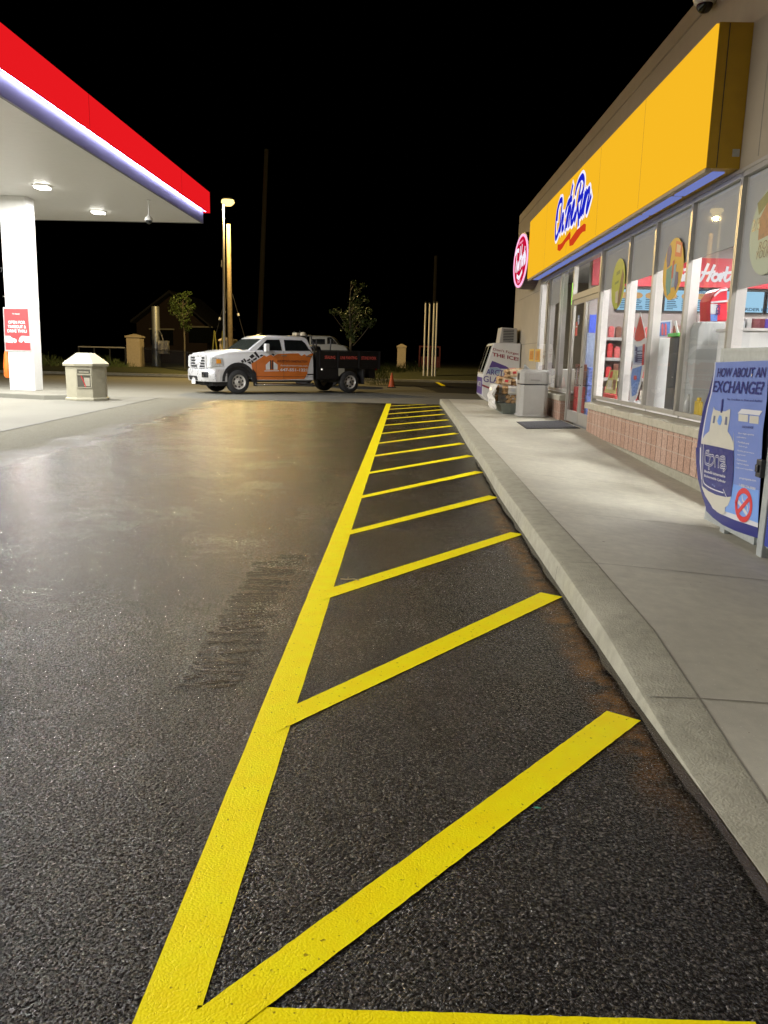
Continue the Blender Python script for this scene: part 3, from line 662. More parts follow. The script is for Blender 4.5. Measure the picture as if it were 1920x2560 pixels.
# entrance
b = MB()
b.box(XF-.02, XF+.07, 16.03, 16.13, .155, ZH); b.box(XF-.02, XF+.07, 18.51, 18.61, .155, ZH)
b.box(XF-.018, XF+.068, 16.131, 18.509, 2.86, 2.98); b.box(XF-.018, XF+.068, 16.131, 18.509, ZH-.06, ZH-.001)
b.build('entrance_frame', M['mull'], bl)
b = MB(); b.face([(XF+.03,16.13,2.98),(XF+.03,18.51,2.98),(XF+.03,18.51,ZH-.06),(XF+.03,16.13,ZH-.06)]); b.build('transom_pane', M['glass'], bl)
for (y0, y1) in ((16.14, 17.31), (17.33, 18.50)):
    b = MB(); b.box(XF+.0, XF+.05, y0, y0+.07, .17, 2.85); b.box(XF+.0, XF+.05, y1-.07, y1, .17, 2.85)
    b.box(XF+.001, XF+.049, y0+.071, y1-.071, .17, .42); b.box(XF+.001, XF+.049, y0+.071, y1-.071, 2.75, 2.85)
    d = b.build('door', M['mull'], bl)
    b = MB(); b.face([(XF+.025,y0+.07,.42),(XF+.025,y1-.07,.42),(XF+.025,y1-.07,2.75),(XF+.025,y0+.07,2.75)]); b.build('pane', M['glass'], d)
    yh = y1-.13 if y0 < 17 else y0+.13
    b = MB(); b.tube([(XF-.001,yh,1.0),(XF-.06,yh,1.03),(XF-.06,yh,1.37),(XF-.001,yh,1.40)], .014, 8); b.build('handle', M['chrome'], d, smooth=True)
# interior shell
M['intwall'] = mat('interior_wall', (.6,.58,.55), .7, var=.04)
M['tile'] = mat('taupe_wall_tile', (.32,.28,.26), .5, var=.1, vs=3)
M['intfloor'] = mat('interior_floor', (.35,.34,.33), .3, var=.06)
M['ceiling'] = mat('ceiling_tile', (.72,.72,.72), .8, var=.03)
b = MB(); b.box(4.06, 17.5, -15, 27.9, .05, .16); b.build('floor', M['intfloor'], bl)
b = MB(); b.box(4.052, 17.5, -15, 27.9, 4.12, 4.2); b.build('ceiling', M['ceiling'], bl)
b = MB(); b.box(4.3, 12.0, 19.02, 19.2, .161, 4.119); b.build('back_wall', M['tile'], bl)
b = MB(); b.box(12.0, 12.15, 2.0, 19.2, .161, 4.119); b.box(4.06, 12, 2.0, 2.15, .161, 4.119); b.box(6.9,7.05,19.21,27.9,.161,4.119); b.build('side_wall', M['intwall'], bl)
M['panel'] = glow('ceiling_light_panel', (1,.98,.97), 78.0)
for (x, y) in [(5.6,6.5),(5.6,10),(5.6,13.5),(5.6,17),(8.4,6.5),(8.4,10),(8.4,13.5),(8.4,17),(5.5,21.5)]:
    b = MB(); b.box(x-.3,x+.3,y-.6,y+.6,4.095,4.119); b.build('ceiling_light', M['panel'], bl)
# red band with script over the counter
YB = 19.0
M['bandred'] = mat('counter_band_red', (.38,.02,.03), .45, var=.04)
M['scriptwhite'] = glow('lit_script_white', (.92,.9,.93), 1.0)
sg = root('counter_sign', at(1700,690,1,YB), 'red band sign with white script letters above the menu screens inside the store', 'sign')
zt, z_b = at(1740,646,1,YB).z, at(1740,719,1,YB).z
b = MB(); b.box(4.31, 11.9, YB-.08, YB, z_b, zt); b.build('band', M['bandred'], sg)
def zp(x, y): return at(1660+x/6.38, 600+y/6.38, 1, YB-.085)
ST = [ [(700,390),(660,480),(620,580),(575,650)], [(800,410),(760,500),(720,590),(690,650)], [(610,520),(680,530),(750,515),(800,510)],
 [(840,540),(790,560),(765,610),(790,650),(840,640),(870,590),(850,550),(830,545)], [(870,560),(920,545),(900,600),(890,650)], [(915,600),(940,550),(975,545)],
 [(1010,440),(985,540),(965,620),(985,655),(1030,630)], [(950,530),(1060,520)],
 [(1100,545),(1060,600),(1080,650),(1130,640),(1150,590),(1130,545),(1100,545)], [(1190,545),(1175,600),(1160,650)], [(1170,610),(1215,555),(1240,560),(1230,610),(1225,650),(1260,645)],
 [(1340,545),(1300,555),(1295,590),(1325,610),(1320,645),(1280,650)],
 [(340,545),(320,600),(330,640)], [(330,470),(332,480)], [(60,470),(150,430),(260,430)], [(190,430),(160,540),(120,650)],
 [(220,600),(250,550),(245,650),(285,560),(290,650),(320,570)] ]
b = MB()
for s in ST: stroke(b, [zp(*p) for p in s], .062, (0,-1,0), .012)
b.build('script_lettering', M['scriptwhite'], sg)
# menu screens
M['screen'] = glow('menu_screen', (.42,.72,.95), .95); M['screentext'] = glow('screen_text', (.08,.16,.28), .6); M['screenframe'] = M['black']
M['screenwarm'] = glow('screen_food', (.9,.55,.25), .8); M['screenwhite'] = glow('screen_white', (.85,.93,1), 1.0)
zt2, zb2 = at(1740,722,1,YB).z, at(1740,782,1,YB).z
xs = [at(p,750,1,YB-.1).x for p in (1540,1658,1790,1916,2040,2160)]
labs = ['blue menu screen furthest left behind the green round window sticker','blue menu screen behind the yellow round window sticker','blue menu screen showing a bun picture left of the red drink machine dome','blue menu screen reading order here at its foot','blue menu screen rightmost above the counter']
for i in range(5):
    r_ = root('menu_screen', ((xs[i]+xs[i+1])/2, YB-.05, zb2), labs[i], 'screen', 'menu screens over the counter')
    b = MB(); b.box(xs[i]+.02, xs[i+1]-.02, YB-.07, YB-.001, zb2, zt2-.02); b.build('bezel', M['black'], r_)
    b = MB(); b.box(xs[i]+.05, xs[i+1]-.05, YB-.075, YB-.0701, zb2+.03, zt2-.05); b.build('display', M['screen'], r_)
    b = MB(); X0, X1, Z0, Z1 = xs[i]+.1, xs[i+1]-.1, zb2+.06, zt2-.1; random.seed(i)
    for c_ in range(3):
        for r in range(9):
            w_ = (X1-X0)/3*random.uniform(.4,.8); x_ = X0+(X1-X0)/3*c_; z_ = Z1-(Z1-Z0)*r/9*.95-.04
            if i == 2 or (i == 3 and r > 6): continue
            b.box(x_, x_+w_, YB-.0785, YB-.0755, z_-.012, z_+.004)
    if i != 2: b.build('price_text', M['screentext'], r_)
    b = MB()
    for c_ in range(3 if i != 2 else 1):
        x_ = X0+(X1-X0)/3*c_ + .1
        b.lathe([(.001,0),(.1,0),(.1,.003),(.001,.003)], (x_+ (.15 if i == 2 else 0), YB-.079, Z1-.08 if i != 2 else Z0+.12), 10, 'y', sx=1.2 if i != 2 else 2.2, sy=.7 if i != 2 else 1.3)
    b.build('food_picture', M['screenwarm'], r_)
    if i == 2:
        for s, p, hh in (('Center', zp(520,825), .09), ('Free', zp(560,865), .07), ('up', zp(575,905), .05)):
            text(s, r_, 'lettering', M['screentext'], (p.x, YB-.08, p.z), (1,0,0), (0,0,1), hh, bold=.02)
    if i == 3:
        p = zp(1210,1130); text('ORDER HERE', r_, 'lettering', M['screentext'], (p.x, YB-.08, p.z), (1,0,0), (0,0,1), .07, .8, bold=.02)
# yellow sign box
M['signyellow'] = glow('lit_yellow_face', (.93,.49,.018), 1.0); M['signside'] = mat('mustard_sign_side', (.42,.25,.012), .5, var=.08)
sy0, sy1, sz0, sz1, sx_ = 9.79, 22.95, 3.725, 5.26, 3.42
sn = root('shop_sign', (3.6, 16.4, sz0), 'long glowing yellow shop sign with blue script lettering along the store front', 'sign')
b = MB(); b.box(sx_+.03, XF-.003, sy0, sy1, sz0, sz1); b.build('sign_box', M['signside'], sn)
b = MB(); b.box(sx_+.0, sx_+.0295, sy0+.012, sy1-.012, sz0+.012, sz1-.012); b.build('face', M['signyellow'], sn)
ss_ = mat('sign_seam',(.25,.13,.01),.6)
for y_ in (12.4,15.0,17.65,20.3): MB().box(sx_-.001,sx_-.0002,y_,y_+.008,sz0+.02,sz1-.02).build('panel_seam', ss_, sn)
b = MB(); b.box(sx_+.14, sx_+.15, sy0-.002, sy0, sz0+.01, sz1-.01); b.build('seam', M['darksteel'], sn)
b = MB(); b.box(XF-.1, XF-.02, sy0-.006, sy0, sz0+.13, sz0+.21); b.build('rating_plate', M['steel'], sn)
M['sofblue'] = glow('blue_led_panel', (.20,.25,.62), .8)
b = MB()
for i in range(9):
    y_ = sy0+.15+i*1.45; b.box(3.58, 3.72, y_, y_+1.33, sz0-.02, sz0-.001)
b.build('underside_light', M['sofblue'], sn)
b = MB(); b.box(3.44,3.50,sy0,sy1,sz0-.04,sz0-.001); b.build('drip_edge', M['stucco'], sn)
M['blueletter'] = glow('lit_blue_letter', (.012,.02,.62), .9); M['whitehalo'] = glow('lit_white_outline', (.9,.86,.98), 1.05); M['redswoosh'] = glow('lit_red_swoosh', (.72,.06,.015), .85)
def so(x, y): return at(1370+x/9.615, 430+y/9.615, 0, sx_)
LT = [ [(235,1120),(255,900),(300,720),(345,670),(352,760),(330,1000),(295,1300),(245,1500),(197,1590),(193,1400),(205,1200),(225,1000),(262,820),(300,700)],
 [(300,1420),(330,1250),(362,1040)], [(330,1250),(372,1040),(385,1080),(362,1250),(350,1390),(385,1330)],
 [(605,345),(575,500),(550,640),(505,900),(460,1150),(425,1370)], [(440,960),(500,740),(585,640)], [(555,640),(520,800),(480,1150),(465,1290)], [(475,1230),(520,950),(560,830),(545,1000),(520,1160),(515,1270)],
 [(585,1080),(625,900),(650,760),(640,720),(612,800),(580,960),(565,1120),(575,1230),(625,1140),(665,1000)],
 [(680,500),(700,390),(750,240),(800,150),(845,110),(880,190),(875,350),(845,480),(800,600),(740,700),(735,880),(745,1080),(742,1250)], [(800,310),(775,480),(745,680),(710,900),(660,1160)],
 [(850,560),(820,720),(775,1020),(800,1010),(860,760),(905,520)], [(905,520),(870,740),(830,1000)], [(940,470),(915,640),(865,960)], [(880,860),(930,620),(985,440),(1010,430),(1000,560),(960,760),(940,900),(950,930),(1000,760),(1042,600)] ]
b = MB(); c_ = MB()
for s in LT: stroke(b, [so(*p) for p in s], .24, (-1,0,0), .004); stroke(c_, [so(*p) for p in s], .125, (-1,0,0), .012)
b.build('lettering_outline', M['whitehalo'], sn); c_.build('script_lettering', M['blueletter'], sn)
b = MB(); b.prism([so(*p)+Vector((-.002,0,0)) for p in [(245,1740),(300,1740),(350,1700),(430,1590),(540,1430),(545,1520),(530,1640),(560,1610),(700,1400),(880,1240),(915,1260),(905,1420),(840,1440),(790,1490),(700,1620),(600,1760),(530,1780),(525,1690),(525,1600),(430,1690),(350,1830),(290,1900),(240,1880)]], (-.01,0,0)); b.build('swoosh', M['redswoosh'], sn)
# oval sign
ov = root('oval_sign', at(1305.7,650,0,3.5), 'oval red and white lit sign with pink rim at the far end of the store', 'sign')
c0 = at(1305.7,650,0,3.42); ry_, rz_ = 1.42, .76
print('oval centre', c0)
if c0.y - ry_ < 22.97: c0.y = 22.97+ry_
def oval(mb, f0, f1, x0, x1, n=40): 
    A = [Vector((x0, c0.y+ry_*f1*math.cos(2*math.pi*k/n), c0.z+rz_*f1*math.sin(2*math.pi*k/n))) for k in range(n)]
    if f0 == 0: mb.prism(A, (x1-x0,0,0)); return
    Bq = [Vector((x0, c0.y+ry_*f0*math.cos(2*math.pi*k/n), c0.z+rz_*f0*math.sin(2*math.pi*k/n))) for k in range(n)]
    for k in range(n):
        j_ = (k+1)%n; mb.loft([A[k],A[j_],Bq[j_],Bq[k]], [p+Vector((x1-x0,0,0)) for p in (A[k],A[j_],Bq[j_],Bq[k])])
M['pink'] = glow('pink_rim_light', (1,.45,.68), 1.3); M['ovalred'] = glow('lit_oval_red', (.62,.005,.045), .9); M['purple'] = mat('dark_purple_can', (.035,.008,.03), .4)
b = MB(); oval(b, 0, 1.04, 3.42, 3.828); b.build('can', M['purple'], ov)
b = MB(); oval(b, 0, .92, 3.412, 3.419); b.build('face', M['ovalred'], ov)
b = MB(); oval(b, .90, .985, 3.395, 3.4185); b.build('rim_light', M['pink'], ov)
def op(u, w): return Vector((3.40, c0.y - u*ry_, c0.z + w*rz_))
b = MB(); OL = [ [(-.75,.42),(-.5,.5),(-.25,.45)], [(-.5,.48),(-.55,.1),(-.62,-.25)], [(-.45,.05),(-.42,-.2),(-.4,-.3)], [(-.36,-.28),(-.3,-.02),(-.24,-.25),(-.16,0),(-.12,-.25)],
 [(-.02,.5),(-.05,.1),(-.1,-.28)], [(.2,.52),(.14,.1),(.1,-.26)], [(-.08,.1),(.2,.16)], [(.3,.08),(.24,-.05),(.3,-.22),(.38,-.05),(.3,.08)], [(.44,.1),(.42,-.2)], [(.43,0),(.52,.1)], [(.6,.35),(.56,-.05),(.58,-.22)], [(.5,.14),(.68,.16)], [(.7,.1),(.64,-.04),(.7,-.2),(.77,-.04),(.7,.1)], [(-.35,-.5),(0,-.62),(.35,-.45)] ]
for s in OL: stroke(b, [op(*p) for p in s], .12, (-1,0,0), .004)
b.build('script_lettering', M['whitehalo'], ov)
text('Always', ov, 'lettering', M['pink'], op(-.35,.62), (0,-1,0), (0,0,1), .12, .9, ext=.003); text('Fresh', ov, 'lettering', M['pink'], op(-.25,-.82), (0,-1,0), (0,0,1), .12, .6, ext=.003)
# dome camera at roof corner
p = at(1762,12,0,XF-.12)
dc = root('dome_camera', (p.x,p.y,p.z), 'white dome security camera on the wall above the yellow sign', 'camera')
b = MB(); b.lathe([(.14,.20),(.15,.08),(.13,.02),(.10,0)], (p.x,p.y,p.z), 20); b.box(p.x-.03, XF-.002, p.y-.06, p.y+.06, p.z+.08, p.z+.16); b.build('housing', M['white'], dc, smooth=True)
b = MB(); b.lathe([(.10,0),(.095,-.04),(.06,-.085),(.004,-.10)], (p.x,p.y,p.z), 20); b.build('dome', M['glassdark'], dc, smooth=True)
# ------------------------------------------------------------------ round window stickers
def disc(mb, c, r, x0, th, n=36, sy=1.0):
    mb.prism([Vector((x0, c.y+r*sy*math.cos(2*math.pi*k/n), c.z+r*math.sin(2*math.pi*k/n))) for k in range(n)], (-th,0,0))
XD = XF+.026
def D(x, y): return at(x, y, 0, XD)
stk = [('green', (1545.5,710), .44, (.30,.36,.03), 'green round window sticker with a drink picture on the first window beside the entrance'),
       ('yellow', (1682.5,673), .43, (.55,.33,.02), 'yellow round window sticker with blue and teal food pictures'),
       ('mint', (1921,577), .45, (.33,.42,.34), 'pale green round sandwich sticker reading 2/5 at the right edge of the photo')]
LQ = 0
for k, (nm, c, r, colr, lab) in enumerate(stk):
    LQ = 0
    cc_ = D(*c); r_ = root('window_sticker', (XD, cc_.y, cc_.z-r), lab, 'sticker', 'round window stickers')
    b = MB(); disc(b, cc_, r, XD, .003); b.build('disc', mat(nm+'_sticker', colr, .5, var=.08, vs=5), r_)
    x1 = XD-.0035
    def dd(u, w): return Vector((x1, cc_.y - u*r, cc_.z + w*r))
    def bl_(pts, m, name='picture'):
        global LQ; LQ += .0004
        q = MB(); q.prism([dd(*p)+Vector((-LQ,0,0)) for p in pts], (-.0002,0,0)); q.build(name, m, r_)
    if k == 0:
        bl_([(.1,-.95),(.5,-.8),(.75,-.3),(.8,.3),(.55,.55),(.35,.1),(.2,-.4)], mat('sticker_brown',(.10,.05,.03),.5,var=.4,vs=12))
        bl_([(-.35,.5),(.2,.55),(.2,.4),(-.35,.36)], mat('sticker_dkgreen',(.10,.16,.02),.5), 'lettering'); bl_([(-.5,.1),(.1,.15),(.1,.05),(-.5,0)], bpy.data.materials['sticker_dkgreen'], 'lettering')
        bl_([(-.3,-.3),(.1,-.25),(.15,-.75),(-.2,-.75)], mat('sticker_cup',(.45,.42,.36),.5))
    if k == 1:
        bl_([(-.65,.05),(-.1,.15),(-.05,-.75),(-.35,-.85),(-.6,-.5)], mat('sticker_teal',(.03,.22,.22),.5,var=.3,vs=14))
        bl_([(.1,.9),(.75,.75),(.75,.3),(.1,.4)], mat('sticker_orange',(.55,.10,.03),.5))
        bl_([(.22,.78),(.6,.68),(.6,.45),(.22,.52)], mat('sticker_cream',(.6,.45,.3),.5))
        bl_([(-.7,.75),(-.4,.85),(-.25,.6),(-.35,.15),(-.6,.1),(-.75,.4)], mat('sticker_navy',(.03,.04,.18),.5))
        bl_([(.3,-.1),(.6,-.15),(.65,-.5),(.45,-.75),(.25,-.5)], bpy.data.materials['sticker_navy'])
        bl_([(0,.1),(.35,.15),(.3,-.6),(0,-.6)], mat('sticker_lightblue',(.15,.28,.4),.5,var=.3,vs=20))
        bl_([(-.05,.25),(.12,.3),(.1,-.3),(-.05,-.3)], mat('sticker_red',(.4,.03,.03),.5))
    if k == 2:
        bl_([(-.55,.35),(-.1,.75),(.5,.75),(.6,.2),(.1,-.1),(-.5,-.15)], mat('sticker_food',(.28,.12,.05),.5,var=.5,vs=14))
        bl_([(-.75,.75),(-.2,.95),(.1,.8),(-.6,.45)], mat('sticker_leaf',(.10,.13,.03),.5,var=.4,vs=20))
        text('2/5', r_, 'lettering', M['black'], dd(-.9,.1), (0,-1,0), (0,0,1), .13, .2, ext=.004)
        text('ROAST', r_, 'lettering', M['black'], dd(-.42,-.4), (0,-1,0), (0,0,1), .09, .5, shear=.2, ext=.004)
        text('YOUR FAV', r_, 'lettering', M['black'], dd(-.5,-.6), (0,-1,0), (0,0,1), .09, .6, shear=.2, ext=.004)
# ------------------------------------------------------------------ inside the shop
def rect(px0, py0, px1, py1, Y):
    a, c = at(px0, py1, 1, Y), at(px1, py0, 1, Y); return a.x, c.x, a.z, c.z
def ibox(name, lab, cat, r, Y, depth, m, group=None, floor=False, bevel=.01):
    x0, x1, z0, z1 = rect(*r, Y)
    if floor: z0 = .161
    b = MB(); b.box(x0, x1, Y, Y+depth, z0, z1); return tag(b.build(name, m, bevel=bevel), lab, cat, group), (x0,x1,z0,z1)
# snack shelving seen through the two windows beside the door
M['shelf'] = mat('shelf_enamel', (.45,.44,.43), .5, var=.05)
sh = root('snack_shelf', (5.2,16.6,.161), 'store shelving with rows of red snack packets behind the first two windows', 'shelf')
Ysh = 16.4; x0s, x1s = 4.09, 5.9
b = MB(); b.box(x0s, x1s, Ysh+.36, Ysh+.4, .161, 2.5); b.box(x0s-.03,x0s,Ysh,Ysh+.4,.161,2.5); b.box(x1s,x1s+.03,Ysh,Ysh+.4,.161,2.5); b.build('frame', M['tile'], sh)
levels = [.3,.75,1.2,1.6,2.0]
for z in levels:
    b = MB(); b.box(x0s+.001, x1s-.001, Ysh+.0, Ysh+.359, z-.03, z); b.box(x0s+.001,x1s-.001,Ysh-.01,Ysh-.001,z-.06,z); b.build('shelf', M['shelf'], sh)
random.seed(3)
pc = [mat('pack_%s'%n, c, .4, var=.25, vs=25) for n, c in (('red',(.5,.03,.03)),('pink',(.6,.12,.12)),('cream',(.55,.5,.42)),('brown',(.2,.08,.05)))]
pro = {}
for z in levels:
    x = x0s+.05
    while x < x1s-.16:
        w_ = random.uniform(.09,.14); ci = random.choice([0,0,0,1,2,3]); h_ = .2 if random.random()<.6 else .26
        key = (ci, round(h_,2))
        if key not in pro:
            q = MB(); q.box(-.055,.055,0,.08,0,h_); q.box(-.035,.035,.01,.07,h_+.0005,h_+.02)
            o = q.build('snack_packet', pc[ci], bevel=.008); pro[key] = o
            o.location = (x+.06, Ysh+.03, z+.001); src = o
        else:
            src = pro[key].copy(); COL.objects.link(src); src.location = (x+.06, Ysh+.03, z+.001)
        cn_ = ('red','pink','cream','brown')[ci]
        tag(src, '%s %s snack packet standing in the rows of the shop shelving' % ('tall' if h_ > .22 else 'short', cn_), 'packet', '%s %s snack packets on the shelving' % ('tall' if h_ > .22 else 'short', cn_))
        x += .145
# cardboard display at the glass
XI = XF+.115
def I(x, y, dx=0): return at(x, y, 0, XI+dx)
r_ = root('cardboard_display', I(1523,995), 'yellow and green cardboard display on a red base standing inside the first window', 'display')
b = MB(); b.prism([I(*p) for p in [(1525,925),(1545,926),(1538,985),(1511,981)]], (.012,0,0)); b.build('board', mat('display_green',(.45,.42,.16),.5,var=.3,vs=9), r_)
b = MB(); b.prism([I(*p,-.004) for p in [(1508,983),(1538,989),(1536,999),(1507,992)]], (.05,0,0)); b.build('base', pc[0], r_)
for pts, m in (([(1527,928),(1533,929),(1529,945),(1523,944)], pc[0]), ([(1521,950),(1531,951),(1527,974),(1517,972)], pc[2]), ([(1533,948),(1541,950),(1536,976),(1531,974)], pc[3])):
    b = MB(); b.prism([I(*p,-.003) for p in pts], (.002,0,0)); b.build('picture', m, r_)
# big drink bottle cut-out
r_ = root('bottle_cutout', I(1586,1000), 'tall red white and blue drink bottle cut-out standing inside the second window', 'cutout')
z5 = lambda x,y: (1480+x/5.925, 760+y/5.925)
def BP(pts, m, name, dx):
    b = MB(); b.prism([I(*z5(*p), dx) for p in pts], (.004,0,0)); b.build(name, m, r_)
M['cutwhite'] = mat('cutout_white', (.6,.6,.62), .4, var=.03); M['cutblue'] = mat('cutout_blue', (.10,.2,.5), .4, var=.3, vs=20); M['cutpale'] = mat('cutout_paleblue', (.3,.36,.5), .4, var=.15, vs=20); M['cutnavy'] = mat('cutout_navy', (.02,.02,.12), .4)
BP([(712,120),(725,120),(735,200),(790,430),(800,560),(780,900),(720,1200),(660,1400),(590,1470),(552,1430),(560,1050),(600,900),(610,560),(630,430),(690,200)], M['cutwhite'], 'board', .004)
BP([(712,180),(725,200),(775,440),(780,500),(720,545),(660,555),(628,520),(640,430),(690,260)], pc[0], 'cap', -.002)
BP([(632,600),(665,640),(780,600),(770,900),(610,900)], M['cutpale'], 'label', -.002)
BP([(600,960),(735,915),(705,1130),(650,1340),(590,1370),(575,1100)], M['cutblue'], 'sleeve', -.002)
BP([(620,1060),(655,1060),(660,1110),(635,1130),(615,1110)], pc[0], 'picture', -.007)
BP([(750,600),(778,590),(762,900),(735,910)], pc[0], 'stripe', -.007)
for i, ch in enumerate('ICEE'):
    o_ = I(*z5(628+2*i, 860-0), -.008); 
    text(ch, r_, 'lettering', M['cutnavy'], I(*z5(640-2*i, 700+i*55), -.008), (0,-1,0), (0,0,1), .07, .12+.3*(ch!='I'), bold=.03, ext=.001)
# white display fridge back with poster
fr, (x0,x1,z0,z1) = ibox('cooler_cabinet', 'tall white cabinet back behind the third window with a small blue poster on top', 'cabinet', (1630,845,1684,1060), 12.9, .5, M['white'], floor=True)
r_ = root('small_poster', at(1660,845,1,12.88), 'small blue poster of red and white drinks standing on the white cabinet', 'poster')
b = MB(); b.prism([at(*p,1,12.88) for p in [(1642,803),(1680,800),(1678,843),(1641,845)]], (0,.01,0)); b.build('card', M['cutwhite'], r_)
b = MB(); b.prism([at(*p,1,12.87) for p in [(1644,807),(1676,804),(1674,838),(1643,841)]], (0,.005,0)); b.build('print', M['cutblue'], r_)
for px in (1656,1664):
    b = MB(); b.prism([at(px-2,838,1,12.86),at(px+2.5,838,1,12.86),at(px+3,812,1,12.86),at(px,808,1,12.86),at(px-2,812,1,12.86)], (0,.004,0)); b.build('picture', pc[1], r_)
# bin with green rim
r_ = root('recycling_bin', at(1690,960,1,11.8), 'tall recycling bin with bright green rim behind the third window', 'bin'); Yg = 12.2
x0,x1,z0,z1 = rect(1686,832,1722,960,Yg)
b = MB(); b.box(x0,x1,Yg,Yg+.4,.161,z1-.06); b.build('body', M['darksteel'], r_, bevel=.02)
b = MB(); b.box(x0-.03,x1+.03,Yg-.03,Yg+.43,z1-.055,z1); b.build('rim', mat('lime_rim',(.12,.5,.08),.4), r_, bevel=.01)
b = MB(); b.box(x0+.02,x0+.3,Yg-.012,Yg-.001,z1-.35,z1-.12); b.build('label_plate', mat('lime_label',(.4,.45,.05),.5,var=.3,vs=14), r_)
b = MB()
for q in (0,.08,.15): b.tube([(x0+.05+q,Yg+.2,z1+.001),(x0+.0+q*1.3,Yg+.22,z1+.18)], .02, 6)
b.build('cutlery', M['cutwhite'], r_)
# drink machine
r_ = root('drink_machine', at(1775,880,1,10.6), 'grey slush drink machine with a red domed top and ICEE lettering', 'drink machine'); Ym = 10.9
x0,x1,z0,z1 = rect(1738,823,1812,900,Ym); xa = at(1754,807,1,Ym).x; zt_ = at(1780,804,1,Ym).z
b = MB(); b.prism([Vector((x0,Ym,.161)),Vector((x1,Ym,.161)),Vector((x1,Ym,zt_)),Vector((xa,Ym,zt_)),Vector((x0,Ym,z1))], (0,.55,0)); b.build('cabinet', mat('machine_grey',(.42,.43,.42),.4,var=.03), r_, bevel=.015)
b = MB(); b.prism([at(*p,1,Ym+.1) for p in [(1776,803),(1776,752),(1780,742),(1790,728),(1802,721),(1819,718),(1819,803)]], (0,.4,0)); b.build('dome', mat('machine_red',(.6,.03,.05),.3,var=.03), r_, bevel=.02)
b = MB(); b.prism([at(*p,1,Ym+.095) for p in [(1777,754),(1819,750),(1819,755),(1777,758)]], (0,-.01,0)); b.prism([at(*p,1,Ym+.095) for p in [(1784,738),(1800,724),(1819,721),(1819,726),(1801,729),(1786,742)]], (0,-.01,0)); b.build('trim', M['cutwhite'], r_)
b = MB(); b.prism([at(*p,1,Ym+.094) for p in [(1776,760),(1793,760),(1793,785),(1776,785)]], (0,-.012,0)); b.build('panel', M['cutwhite'], r_)
b = MB(); b.prism([at(*p,1,Ym+.094) for p in [(1776,786),(1793,786),(1792,803),(1776,803)]], (0,-.012,0)); b.build('panel', M['cutblue'], r_)
p = at(1790,763,1,Ym+.08)
text('ICEE', r_, 'lettering', M['cutnavy'], (p.x+.005,p.y,p.z-.0), (0,0,-1), (1,0,0), .055, .13, bold=.04, ext=.002).location = (0,0,0)
# counter on the right with boxes
c_, (x0,x1,z0,z1) = ibox('service_counter', 'white service counter behind the right-hand window with small boxes on top', 'counter', (1836,832,2100,900), 10.2, .6, M['white'], floor=True)
b = MB(); b.box(x0-.03,x1+.03,10.17,10.83,z1,z1+.035); b.build('counter_top', M['intwall'], c_)
zc_ = z1+.0355
for (a_, c2, m, nm, lab) in ((1842,1862,M['cutwhite'],'white_box','small white box on the counter left of the dark boxes'),(1866,1878,M['shelf'],'grey_box','small grey box between white and maroon boxes on the counter'),(1879,1911,mat('maroon_box',(.12,.02,.03),.4,var=.2),'maroon_box','maroon box in the middle of the counter top'),(1912,1935,mat('purple_box',(.06,.03,.25),.4),'purple_box','purple box at the right end of the counter')):
    xa, xb = at(a_,820,1,10.3).x, at(c2,820,1,10.3).x; h_ = .085 if a_ < 1860 else .12
    o = MB(); o.box(xa,xb,10.3,10.5,zc_,zc_+h_); o.box(xa+.01,xb-.01,10.296,10.2995,zc_+h_*.35,zc_+h_*.7); o = tag(o.build(nm,m,bevel=.004), lab, 'box')
# low items behind window four
for (a_, c2, t_, m, nm, lab) in ((1716,1726,984,mat('bottle_clear',(.4,.4,.38),.3),'cleaning_bottle','clear white cleaning bottle on the floor behind the fourth window'),):
    x0,x1,z0,z1 = rect(a_,t_,c2,1036,11.0)
    b = MB(); b.lathe([(.05,z0),(.06,z0+.02),(.06,z0+.16),(.025,z0+.22),(.025,z0+.27),(.01,z0+.28)], ((x0+x1)/2,11.0,0), 14); tag(b.build(nm,m,smooth=True), lab, 'bottle')
r_ = root('ledge', (4.5,10.3,.161), 'low grey ledge behind the fourth window carrying a bottle and a yellow jug', 'ledge')
b = MB(); x0,x1,z0,z1 = rect(1700,1036,1800,1060,10.8); zl = z0 if False else at(1720,1036,1,11.0).z
b.box(4.2,4.7,9.9,11.3,.161,zl-.02); b.build('body', M['intwall'], r_)
b = MB(); b.box(4.19,4.71,9.89,11.31,zl-.0195,zl-.0005); b.build('top', M['tile'], r_)
x0,x1,z0,z1 = rect(1738,998,1752,1030,10.6)
b = MB(); zq = zl; b.box(x0,x1,10.5,10.66,zq,zq+.2); b.lathe([(.03,zq+.2),(.03,zq+.25)], ((x0+x1)/2,10.58,0), 10); tag(b.build('yellow_jug', mat('jug_yellow',(.5,.35,.03),.4), bevel=.02), 'yellow plastic jug on the ledge right of the clear bottle', 'jug')
